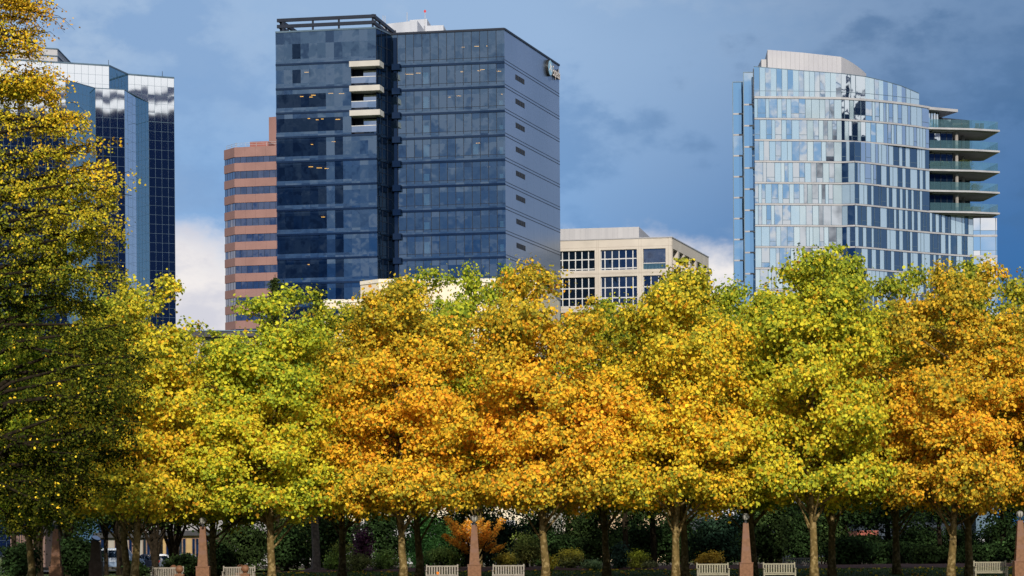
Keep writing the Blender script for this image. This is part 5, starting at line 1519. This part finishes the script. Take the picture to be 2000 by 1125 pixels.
lone_trunk(28, 192, .2, 'dark tree in the shade at the bottom left corner', DK, 850, 30, M_BARKD, cz=1040)
lone_trunk(140, 194, .2, 'dark tree between the leftmost obelisk and the slanted lamp pillar', DK, 850, 31, M_BARKD, cz=1045)
lone_trunk(236, 196, .2, 'dark tree behind the twin plane trunks', DK, 850, 32, M_BARKD, cz=1040)
lone_trunk(345, 198, .2, 'dark tree shading the ochre street building', DK, 850, 33, M_BARKD, cz=1035)
lone_trunk(1652, 176, .2, 'dark tree between the dim trunk and the red roofed kiosk', DK, 850, 34, M_BARKD, cz=1035)
lone_trunk(1735, 178, .2, 'dark tree right of the red roofed kiosk', DK, 850, 35, M_BARKD, cz=1035)
lone_trunk(905, 182, .2, 'dark tree behind the orange maple', DK, 850, 36, M_BARKD, cz=1030)
# ------------------------------------------------------------------ obelisks, ball posts, benches
def obelisk(px, D, label, first=[None]):
    b = plan(px, 1130, D); z = gz(*b)
    if first[0] is None:
        T = thing('obelisk', label, 'obelisk', (b[0], b[1], z), 'granite lamp obelisks'); L0 = Vector(T.location)
        def loc(mb, name, m, par=T, smooth=False):
            o = mb.build(name, m, None, smooth); o.parent = par; return o
        p = MB(); w = .315
        p.prism([(-.42, -.42), (.42, -.42), (.42, .42), (-.42, .42)], -.1, .12)
        p.prism([(-w, -w), (w, -w), (w, w), (-w, w)], .12, .88); p.prism([(-w - .02, -w - .02), (w + .02, -w - .02), (w + .02, w + .02), (-w - .02, w + .02)], .88, .925)
        loc(p, 'pedestal', M_STONE)
        s = MB(); a, c = .245, .125
        s.box8([(-a, -a, .925), (a, -a, .925), (a, a, .925), (-a, a, .925), (-c, -c, 2.80), (c, -c, 2.80), (c, c, 2.80), (-c, c, 2.80)])
        loc(s, 'shaft', M_STONE)
        n = MB(); n.lathe([(.09, 2.80), (.06, 2.86), (.06, 2.93), (.12, 2.95)], seg=14); loc(n, 'lamp_neck', M_METALD)
        g = MB(); g.lathe([(.10, 2.95), (.155, 3.03), (.165, 3.11), (.14, 3.19), (.07, 3.245), (.01, 3.255)], seg=8); lg = loc(g, 'lamp_globe', M_LAMPG)
        rr = MB()
        for q in range(8):
            th = 2 * math.pi * (q) / 8
            rr.tube([(.158 * math.cos(th), .158 * math.sin(th), 2.99), (.176 * math.cos(th), .176 * math.sin(th), 3.11), (.075 * math.cos(th), .075 * math.sin(th), 3.25)], [.012, .012, .012], 4)
        loc(rr, 'lamp_rib', M_METALD, lg)
        first[0] = T; return T
    c = copy_tree(first[0]); c.location = (b[0], b[1], z); c['label'] = label; return c
obelisk(927, 126.5, 'reddish granite obelisk with lamp globe in front of the orange maple')
obelisk(397, 126.5, 'orange granite obelisk with lamp between the two left ball posts')
obelisk(1457, 126.5, 'granite obelisk with lamp globe between the two mossy benches')
obelisk(1993, 124, 'granite obelisk cut off by the right edge of the picture')
ob = obelisk(110, 133, 'dim brown granite obelisk nearest the left edge')

def lamp_pillar():
    D = 140; b = plan(188, 1130, D); T = thing('lamp_pillar', 'dark stone pillar topped by a slanted bright oval disc at left', 'lamp pillar', (b[0], b[1], 0)); s = D / F
    p = MB(); w = .34; x, y = b
    p.prism([(x - w, y - w), (x + w, y - w), (x + w, y + w), (x - w, y + w)], -.1, Zat(188, 1097, D)); p.build('pedestal', M_STONED, T)
    q = MB(); a, c = .29, .21; z0, z1 = Zat(188, 1097, D), Zat(188, 1054, D)
    q.box8([(x - a, y - a, z0), (x + a, y - a, z0), (x + a, y + a, z0), (x - a, y + a, z0), (x - c, y - c, z1), (x + c, y - c, z1 - .12), (x + c, y + c, z1 - .12), (x - c, y + c, z1)]); q.build('shaft', M_STONED, T)
    rot = Matrix.Rotation(math.radians(23), 3, 'Y') @ Matrix.Rotation(math.radians(22), 3, 'X')
    d = MB(); d.lathe([(.20, -.05), (.25, -.03), (.26, .02), (.25, .035)], (x, y, z1 + .06), 24, rot); do = d.build('disc_rim', M_FRAMEB, T)
    e = MB(); e.lathe([(.225, .036), (.225, .05)], (x, y, z1 + .06), 24, rot); e.build('disc_face', mat_glass('polished_lamp_face', (.97, .98, 1.0), (.85, .88, .95), .8, wave=.004, rough=.08), do)
lamp_pillar()

def ball_post(px, D, label, first=[None]):
    b = plan(px, 1130, D); z = gz(*b)
    if first[0] is None:
        T = thing('ball_post', label, 'ball post', (b[0], b[1], z), 'ball topped granite posts')
        p = MB(); p.prism([(-.21, -.21), (.21, -.21), (.21, .21), (-.21, .21)], -.1, .52); p.prism([(-.225, -.225), (.225, -.225), (.225, .225), (-.225, .225)], .52, .57); o = p.build('post', M_STONE); o.parent = T
        n = MB(); n.lathe([(.11, .57), (.09, .60), (.11, .63)], seg=16); o = n.build('collar', M_STONE); o.parent = T
        s = MB(); r = .185; s.lathe([(max(.004, r * math.sin(t)), .80 - r * math.cos(t)) for t in [math.pi * k / 14 for k in range(15)]], seg=24); o = s.build('ball', M_STONE, None, True); o.parent = T
        first[0] = T; return T
    c = copy_tree(first[0]); c.location = (b[0], b[1], z); c['label'] = label; return c
ball_post(350.5, 124.5, 'front ball post overlapping the right end of the leftmost bench')
ball_post(479, 124.5, 'front ball post overlapping the bench right of the second obelisk')
ball_post(339, 130, 'rear ball post half hidden behind the leftmost bench end')
ball_post(469.5, 130, 'rear ball post half hidden behind the bench right of the second obelisk')

def bench(px0, px1, D, label, nsl, mat, rz=0.0, cache={}):
    b = plan((px0 + px1) / 2, 1135, D); z = gz(*b); wd = (px1 - px0) * D / F
    key = (nsl, mat.name)
    if key not in cache:
        T = thing('park_bench', label, 'bench', (b[0], b[1], z), 'wooden slatted park benches', rz)
        def bd(mb, nm, par=T): o = mb.build(nm, mat); o.parent = par; return o
        w = 1.56; h = w / 2
        bk = MB(); bk.box(-h + .06, .21, .815, h - .06, .25, .875); bk.box(-h + .06, .21, .40, h - .06, .25, .455)
        for k in range(nsl):
            x = -h + .10 + (w - .20) * (k + .5) / nsl; ww = (w - .2) / nsl * .27; bk.box(x - ww, .218, .456, x + ww, .242, .814)
        bd(bk, 'backrest')
        st = MB()
        for k in range(6): st.box(-h + .02, -.27 + k * .078, .405, h - .02, -.21 + k * .078, .43)
        bd(st, 'seat')
        for sx in (-1, 1):
            l = MB(); x = sx * (h - .03); l.box(x - .032, -.26, 0, x + .032, -.195, .62); bd(l, 'leg')
            l = MB(); l.box8([(x - .032, .19, 0), (x + .032, .19, 0), (x + .032, .26, 0), (x - .032, .26, 0), (x - .032, .20, .93), (x + .032, .20, .93), (x + .032, .262, .93), (x - .032, .262, .93)]); bd(l, 'leg')
            a = MB(); a.box(x - .04, -.31, .62, x + .04, .199, .66); bd(a, 'armrest')
            ap = MB(); ap.box(x - .02, -.19, .33, x + .02, .185, .404); bd(ap, 'side_rail')
        ap = MB(); ap.box(-h + .07, -.245, .33, h - .07, -.215, .404); bd(ap, 'front_apron')
        cache[key] = T
    else:
        T = copy_tree(cache[key]); T.location = (b[0], b[1], z); T['label'] = label; T.rotation_euler = (0, 0, rz)
    T.scale = (wd / 1.56, 1, 1)
    return T
bench(832, 895, 126, 'slatted teak bench just left of the middle obelisk with an orange leaf on it', 11, M_TEAK, .0)
bench(962, 1024, 125.6, 'slatted teak bench just right of the middle obelisk', 11, M_TEAK, -.05)
bench(1361, 1424, 125.5, 'slatted bench left of the fourth obelisk below the golden shrub', 11, M_TEAKY, .02)
bench(1491, 1554, 125.5, 'slatted bench right of the fourth obelisk in front of the rear bench', 11, M_TEAKY, -.02)
bench(1530, 1593, 140, 'dim rear bench partly hidden behind the reddish lit trunk', 13, M_TEAKR, .0)
bench(1903, 1967, 126.5, 'mossy slatted bench near the right edge beside the trunk pair', 16, M_TEAKY, .0)
bench(296, 358, 127, 'narrow slatted bench at left with its right end behind a ball post', 16, M_TEAK, .0)
bench(435, 498, 127, 'narrow slatted bench right of the second obelisk behind a ball post', 16, M_TEAK, .0)
def leaf_on_bench():
    c = W(855, 1119.5, 125.95); C = np.array([[0, 0, .0]]); b = plan(855, 1119, 125.9)
    o = leaf_object('fallen_leaf', C, np.array([[.1, -.9, .35]]), np.array([.17]), np.array([(.75, .22, .02)]), M_LEAF)
    o.location = (b[0], b[1] , .52); tag(o, 'single orange leaf lying on the bench left of the middle obelisk', 'leaf')
leaf_on_bench()

# ------------------------------------------------------------------ parked cars glimpsed at left
def car_proto(kind, paint, label, loc, rz):
    T = thing('parked_car', label, 'car', loc, 'cars parked along the street at left', rz)
    def bd(mb, nm, m, par=T, smooth=False): o = mb.build(nm, m, None, smooth); o.parent = par; return o
    hw = .88
    if kind == 'van': prof = [(-2.3, .35), (-2.35, .9), (-2.3, 1.75), (-2.1, 1.95), (1.0, 1.95), (1.5, 1.25), (2.2, 1.05), (2.35, .8), (2.35, .35)]
    else: prof = [(-2.2, .32), (-2.25, .75), (-2.15, .95), (-1.5, 1.0), (-1.0, 1.42), (.2, 1.46), (1.0, 1.0), (2.0, .86), (2.22, .7), (2.22, .32)]
    b = MB(); n = len(prof)
    for sy in (-1, 1):
        pass
    rings = []
    for y, sc in ((-hw, 0), (-hw + .0, .02), (hw, .02)): pass
    vs = []
    for (y, tuck) in ((-hw, .06), (-hw + .08, 0), (hw - .08, 0), (hw, .06)):
        vs.append([(x * (1 - tuck * .25), y * (1 - max(0, z - .95) * .18), z - (tuck * .6 if z > .9 else 0)) for x, z in prof])
    for i in range(3):
        for k in range(n):
            k2 = (k + 1) % n; b.face([vs[i][k], vs[i][k2], vs[i + 1][k2], vs[i + 1][k]])
    b.face(vs[0][::-1]); b.face(vs[3])
    bd(b, 'body', paint)
    zt = 1.85 if kind == 'van' else 1.38; zb = 1.2 if kind == 'van' else 1.0
    xs0, xs1 = ((-2.0, .9) if kind == 'van' else (-1.25, .55))
    for sy in (-1, 1):
        for a, c in ((xs0, (xs0 + xs1) / 2 - .04), ((xs0 + xs1) / 2 + .04, xs1)):
            g = MB(); yb = sy * (hw * (1 - (zb - .95) * .18) + .012); yt = sy * (hw * (1 - (zt - .95) * .18) + .012)
            q = [(a, yb, zb), (c, yb, zb), (c - (.12 if c == xs1 else 0), yt, zt - .08), (a + (.12 if a == xs0 else 0), yt, zt - .08)]
            g.face(q if sy < 0 else q[::-1]); bd(g, 'window', G_WIN)
    for x in (-1.4, 1.4):
        for sy in (-1, 1):
            ax = Matrix.Rotation(math.pi / 2, 3, 'X'); wob = bpy.data.objects.new('wheel', None); COL.objects.link(wob); wob.parent = T; wob.location = (x, sy * .80, .33)
            t = MB(); t.lathe([(.22, -.11), (.31, -.11), (.33, -.07), (.33, .07), (.31, .11), (.22, .11)], (0, 0, 0), 20, ax); o = t.build('tyre', M_METALD); o.parent = wob
            t = MB(); t.lathe([(.05, -.125), (.21, -.118), (.21, .118), (.05, .125)], (0, 0, 0), 14, ax); o = t.build('rim', M_GREYMETAL); o.parent = wob
    for sy in (-1, 1):
        l = MB(); l.box(2.16, sy * .62 - .17, .66, 2.27, sy * .62 + .17, .80); bd(l, 'headlight', M_LAMPG)
        l = MB(); l.box(-2.28, sy * .66 - .14, .72, -2.18, sy * .66 + .14, .92); bd(l, 'tail_light', mat_noise('red_lens', (.5, .02, .02), (.6, .04, .03), scale=2, rough=.2))
        l = MB(); l.box(.55, sy * .98 - .08, .98, .70, sy * .98 + .08, 1.10); bd(l, 'mirror', paint)
    l = MB(); l.box(-2.3, -.8, .38, -2.2, .8, .55); l.box(2.2, -.8, .38, 2.3, .8, .55); bd(l, 'bumper', M_METALD)
    return T
def carp(px, D): 
    b = plan(px, 1100, D); return (b[0], b[1], .03 + gz(*b))
P_W = mat_noise('white_car_paint', (.36, .40, .46), (.42, .46, .52), scale=.5, rough=.25, spec=.6)
P_B = mat_noise('dark_blue_car_paint', (.02, .03, .06), (.03, .04, .075), scale=.5, rough=.2, spec=.6)
P_L = mat_noise('light_blue_car_paint', (.14, .20, .30), (.17, .23, .33), scale=.5, rough=.2, spec=.6)
car_proto('van', P_L, 'pale blue van seen between the dark stems left of the twin plane trunks', carp(225, 212), .1)
car_proto('car', P_B, 'dark blue car with red tail light behind the leftmost bench', carp(283, 214), math.pi + .15)
car_proto('car', P_W, 'white car behind the fanned dark stems left of the second obelisk', carp(318, 216), .05)
car_proto('car', P_W, 'white car seen just left of the second obelisk base', carp(368, 213), .0)
